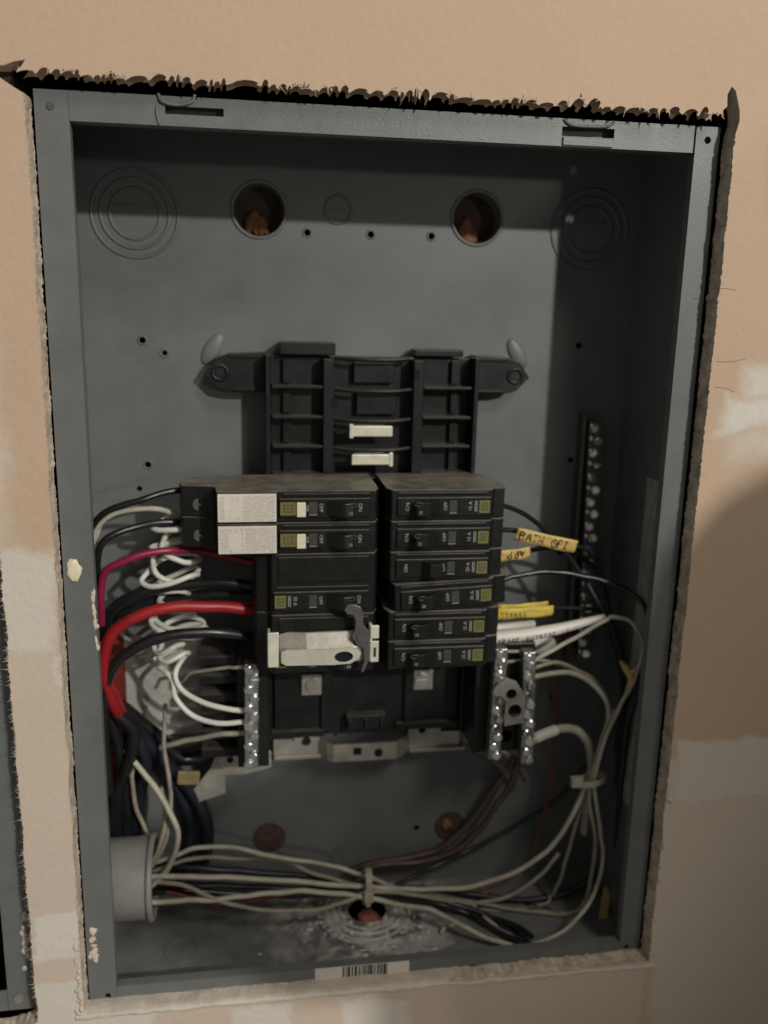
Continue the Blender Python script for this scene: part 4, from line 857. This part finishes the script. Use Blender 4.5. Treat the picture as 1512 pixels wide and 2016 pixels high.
for k in range(4):
    o = k*7; wire('black_wire', ('black cable hugging the lower right wall, foremost of four', 'black cable hugging the lower right wall, second of four', 'black cable hugging the lower right wall, third of four', 'black cable hugging the lower right wall, deepest of four')[k], ('black_wire', 'blue_black')[k % 2], 2.4,
         [(1258-o, 1330+o, 30+o*2), (1236-o, 1420, 34+o*2), (1224-o, 1520, 40+o*2), (1216-o, 1640, 46+o*2), (1206-o, 1740, 50+o), (1180-o, 1800, 46+o), (1120-o, 1800, 50+o), (1040-o, 1785, 54+o*.6)], 'cable')
wire('thick_white_cable', 'thick white cable bending from the outer right screw bar', 'white_wire', 3.0, [(1040, 1462, 33), (1060, 1450, 36), (1090, 1438, 40), (1118, 1434, 42), (1142, 1442, 44), (1160, 1468, 46), (1164, 1510, 48), (1158, 1560, 52), (1150, 1640, 58)], 'cable')
b = MB(); b.tube([P(1052, 1454, 35), P(1072, 1445, 37.5), P(1094, 1437, 40.5)], 3.7, 12, 5); tag(b.build('white_tape', M['sheath']), 'white tape wound on the thick white cable by the screw bar', 'tape')
# ------------------------------------------------------------------ written tapes
STROKES = {
 'A': [[(0, 0), (.4, 1), (.8, 0)], [(.15, .4), (.65, .4)]], 'B': [[(0, 0), (0, 1), (.5, .95), (.55, .65), (.1, .52), (.65, .4), (.6, .08), (0, 0)]],
 'T': [[(.35, 0), (.35, 1)], [(-.05, 1), (.75, 1)]], 'H': [[(0, 0), (0, 1)], [(.6, 0), (.6, 1)], [(0, .5), (.6, .5)]],
 'G': [[(.65, .85), (.3, 1), (0, .5), (.25, 0), (.65, .15), (.65, .5), (.35, .5)]], 'F': [[(0, 0), (0, 1), (.6, 1)], [(0, .52), (.45, .52)]],
 'I': [[(.25, 0), (.25, 1)], [(0, 0), (.5, 0)], [(0, 1), (.5, 1)]], 'P': [[(0, 0), (0, 1), (.5, .95), (.55, .6), (0, .48)]],
 'R': [[(0, 0), (0, 1), (.5, .95), (.55, .62), (0, .5), (.6, 0)]], 'E': [[(.55, 1), (0, 1), (0, 0), (.55, 0)], [(0, .52), (.45, .52)]],
 'O': [[(.3, 1), (0, .5), (.3, 0), (.62, .5), (.3, 1)]], 'U': [[(0, 1), (.05, .15), (.3, 0), (.58, .15), (.6, 1)]],
 'S': [[(.55, .88), (.25, 1), (.02, .75), (.5, .4), (.4, .02), (0, .12)]], 'D': [[(0, 0), (0, 1), (.5, .8), (.55, .3), (0, 0)]],
 'M': [[(0, 0), (.08, 1), (.4, .35), (.7, 1), (.8, 0)]], '+': [[(.25, .2), (.25, .8)], [(0, .5), (.5, .5)]], '-': [[(0, .5), (.5, .5)]], ' ': []}
def write(s, fn, h, adv, r_, m_, parent):
    """fn(a, b) -> point: a along the tape (mm), b up; one mesh per word"""
    b = MB(); a = 0
    for ch in s:
        for st_ in STROKES[ch]:
            b.tube([fn(a+x*h*.8+random.uniform(-.1, .1), y*h) for x, y in st_], r_, 5, 3)
        a += adv
    b.build('lettering', m_, parent)
def flag(name, label, m_, p0, p1, hgt, th, words, flip, h, adv, off, ink='ink', sag=0.0):
    """a folded tape flag: from p0 to p1 along its lower-left edge, hgt tall"""
    p0 = Vector(p0); p1 = Vector(p1); ax = p1-p0; L_ = ax.length; ax.normalize()
    up = Vector((0, -.12, 1)); up = (up - ax*up.dot(ax)).normalized(); nn = ax.cross(up)
    if nn.y > 0: nn = -nn
    t = thing(name, p0, label, 'tape')
    b = MB(); N_ = 10
    def S_(a, c): 
        q = a/L_; return p0 + ax*a + up*c + nn*(1.2*math.sin(q*math.pi) + .5*math.sin(q*11+c)) - up*(sag*math.sin(q*math.pi))
    rows_ = 4
    vs_ = [S_(L_*i/N_, hgt*j/rows_) for i in range(N_+1) for j in range(rows_+1)]
    n1 = len(vs_); vs_ += [v - nn*th for v in vs_]
    R1 = rows_+1
    fs = [(i*R1+j, (i+1)*R1+j, (i+1)*R1+j+1, i*R1+j+1) for i in range(N_) for j in range(rows_)]
    fs += [tuple(k+n1 for k in f_[::-1]) for f_ in fs]
    for i in range(N_):
        for j in (0, rows_): fs.append((i*R1+j, (i+1)*R1+j, (i+1)*R1+j+n1, i*R1+j+n1))
    for i in (0, N_):
        for j in range(rows_): fs.append((i*R1+j, i*R1+j+1, i*R1+j+1+n1, i*R1+j+n1))
    b.add(vs_, fs, True); b.build('tape', M[m_], t)
    if words:
        if flip: fn = lambda a, c: S_(L_-off-a, hgt*.86-c) + nn*.15
        else: fn = lambda a, c: S_(off+a, hgt*.16+c) + nn*.15
        write(words, fn, h, adv, .40, M[ink], t)
    return t
flag('tape_tag', 'yellow tape flag reading BATH GFI on the second right breaker wire', 'yellow', P(1013, 1063, 34), P(1130, 1089, 34), 8.6, 1.0, 'BATH GFI', False, 5.2, 4.3, 2.5)
flag('tape_tag', 'small yellow tape flag reading APP upside down', 'yellow', P(974, 1106, 33), P(1043, 1098, 35), 7.4, 1.0, 'APP', True, 4.6, 4.6, 4.0)
flag('tape_tag', 'bright yellow tape with faint writing beside the fifth right breaker', 'yellow2', P(969, 1219, 33), P(1088, 1212, 37), 7.0, 1.0, 'SSSSSSS', False, 3.0, 3.0, 3, 'green_ink')
flag('tape_tag', 'upper fold of bright yellow tape above the faint writing', 'yellow2', P(980, 1204, 36.5), P(1078, 1196, 39), 4.6, .8, '', False, 3, 3, 3)
# white sheath with its writing
sh = thing('cable_sheath', P(970, 1255, 34), 'white cable sheath piece written GARAGE-OUTSIDE below the yellow tape', 'cable sheath')
ln = [P(968, 1256, 32), P(1030, 1250, 32), P(1090, 1240, 33), P(1140, 1228, 35), P(1190, 1214, 37)]
b = MB(); b.tube(ln, 4.4, 14, 6, taper=lambda t: 1-.55*t*t); b.build('sheath', M['sheath'], sh)
sp = spline(ln, 20)
def onsheath(a, c):
    # arc length lookup
    s_ = 0
    for i in range(len(sp)-1):
        l_ = (sp[i+1]-sp[i]).length
        if s_+l_ >= a: break
        s_ += l_
    t = (sp[i+1]-sp[i]).normalized(); p = sp[i] + t*(a-s_); up = Vector((0, 0, 1)); up = (up-t*t.z).normalized(); nn = t.cross(up)
    if nn.y > 0: nn = -nn
    R_ = 4.4*(1-.55*(a/72)**2)*1.04; ang = (c-2.6)/4.4*.9 - .25
    return p + (nn*math.cos(ang) + up*math.sin(ang))*R_
write('GARAGE-OUTSIDE +SUM', onsheath, 3.6, 3.1, .3, M['ink'], sh)
b = MB(); b.tube([P(965, 1236, 40), P(1010, 1232, 44), P(1050, 1228, 50)], 2.6, 10, 6); tag(b.build('white_tape', M['sheath']), 'short white cable end between the yellow tape and the written sheath', 'cable')
b = MB(); b.ball(P(1055, 1268, 62), 15, 8, 7, 16, 10, .15); tag(b.build('blanking_plug', M['sheath']), 'rounded off-white plug behind the written sheath', 'plug')
# yellow strips at the right wall
b = MB(); c0 = P(1196, 1745, 52); c1 = P(1180, 1843, 30)
ax = (c1-c0); w = Vector((3.0, 0, 0)); nn = Vector((0, -1.2, 0)); b.add([c0-w, c0+w, c1+w, c1-w, c0-w+nn, c0+w+nn, c1+w+nn, c1-w+nn], [(0,1,2,3),(4,7,6,5),(0,4,5,1),(2,6,7,3),(0,3,7,4),(1,5,6,2)])
tag(b.build('yellow_strip', M['yellow']), 'narrow yellow tape strip hanging in the lower right corner of the box', 'tape')
b = MB(); b.tube([P(1222, 1302, 36), P(1234, 1318, 30), P(1244, 1338, 28), P(1232, 1366, 32)], 2.6, 6, 5, taper=lambda t: .5+math.sin(t*math.pi)*.6); b.tube([P(1236, 1330, 28), P(1252, 1318, 26)], 1.6, 6, 4)
tag(b.build('yellow_tape', M['yellow']), 'crumpled yellow tape on the wires by the right flange', 'tape')

# ------------------------------------------------------------------ the photographer, whose shoulder shades the lower right of the wall
def person():
    J = [(470, -520, -330, 185, 120), (470, -520, -200, 185, 120), (475, -515, -60, 190, 120), (495, -510, 160, 150, 110), (508, -510, 320, 70, 65), (510, -505, 362, 55, 55),
         (512, -510, 425, 78, 92), (512, -512, 495, 74, 88),
         (475, -505, 246, 68, 66), (432, -470, 246, 68, 68), (430, -455, 165, 60, 60), (395, -450, 92, 58, 58), (300, -445, 62, 58, 56), (225, -440, 58, 58, 54), (165, -438, 56, 54, 50), (135, -436, 54, 36, 36),
         (590, -505, 190, 62, 60), (680, -490, 150, 58, 58), (740, -470, -80, 50, 50), (760, -450, -220, 44, 44), (740, -420, -350, 36, 36), (730, -400, -430, 30, 34),
         (400, -520, -430, 100, 100), (395, -510, -800, 72, 75), (390, -515, -1040, 55, 58), (390, -490, -1085, 45, 60),
         (550, -520, -430, 100, 100), (555, -510, -800, 72, 75), (560, -515, -1040, 55, 58), (560, -490, -1085, 45, 60)]
    E_ = [(0,1),(1,2),(2,3),(3,4),(4,5),(5,6),(6,7),(3,8),(8,9),(9,10),(10,11),(11,12),(12,13),(13,14),(3,15),(15,16),(16,17),(17,18),(18,19),(19,20),(0,21),(21,22),(22,23),(23,24),(0,25),(25,26),(26,27),(27,28)]
    me = bpy.data.meshes.new('person'); me.from_pydata([(a[0]*S, a[1]*S, a[2]*S) for a in J], E_, [])
    o = bpy.data.objects.new('person', me); col.objects.link(o)
    m = o.modifiers.new('skin', 'SKIN'); 
    bm = bmesh.new(); bm.from_mesh(me); lay = bm.verts.layers.skin.verify(); bm.verts.ensure_lookup_table()
    for v, a in zip(bm.verts, J): v[lay].radius = (a[3]*S, a[4]*S); v[lay].use_root = (v.index == 0)
    bm.to_mesh(me); bm.free()
    su = o.modifiers.new('sub', 'SUBSURF'); su.levels = 2; su.render_levels = 2
    me.materials.append(M['jacket'])
    tag(o, 'person in dark clothes standing beside the panel, shoulder shading the wall', 'person')
person()
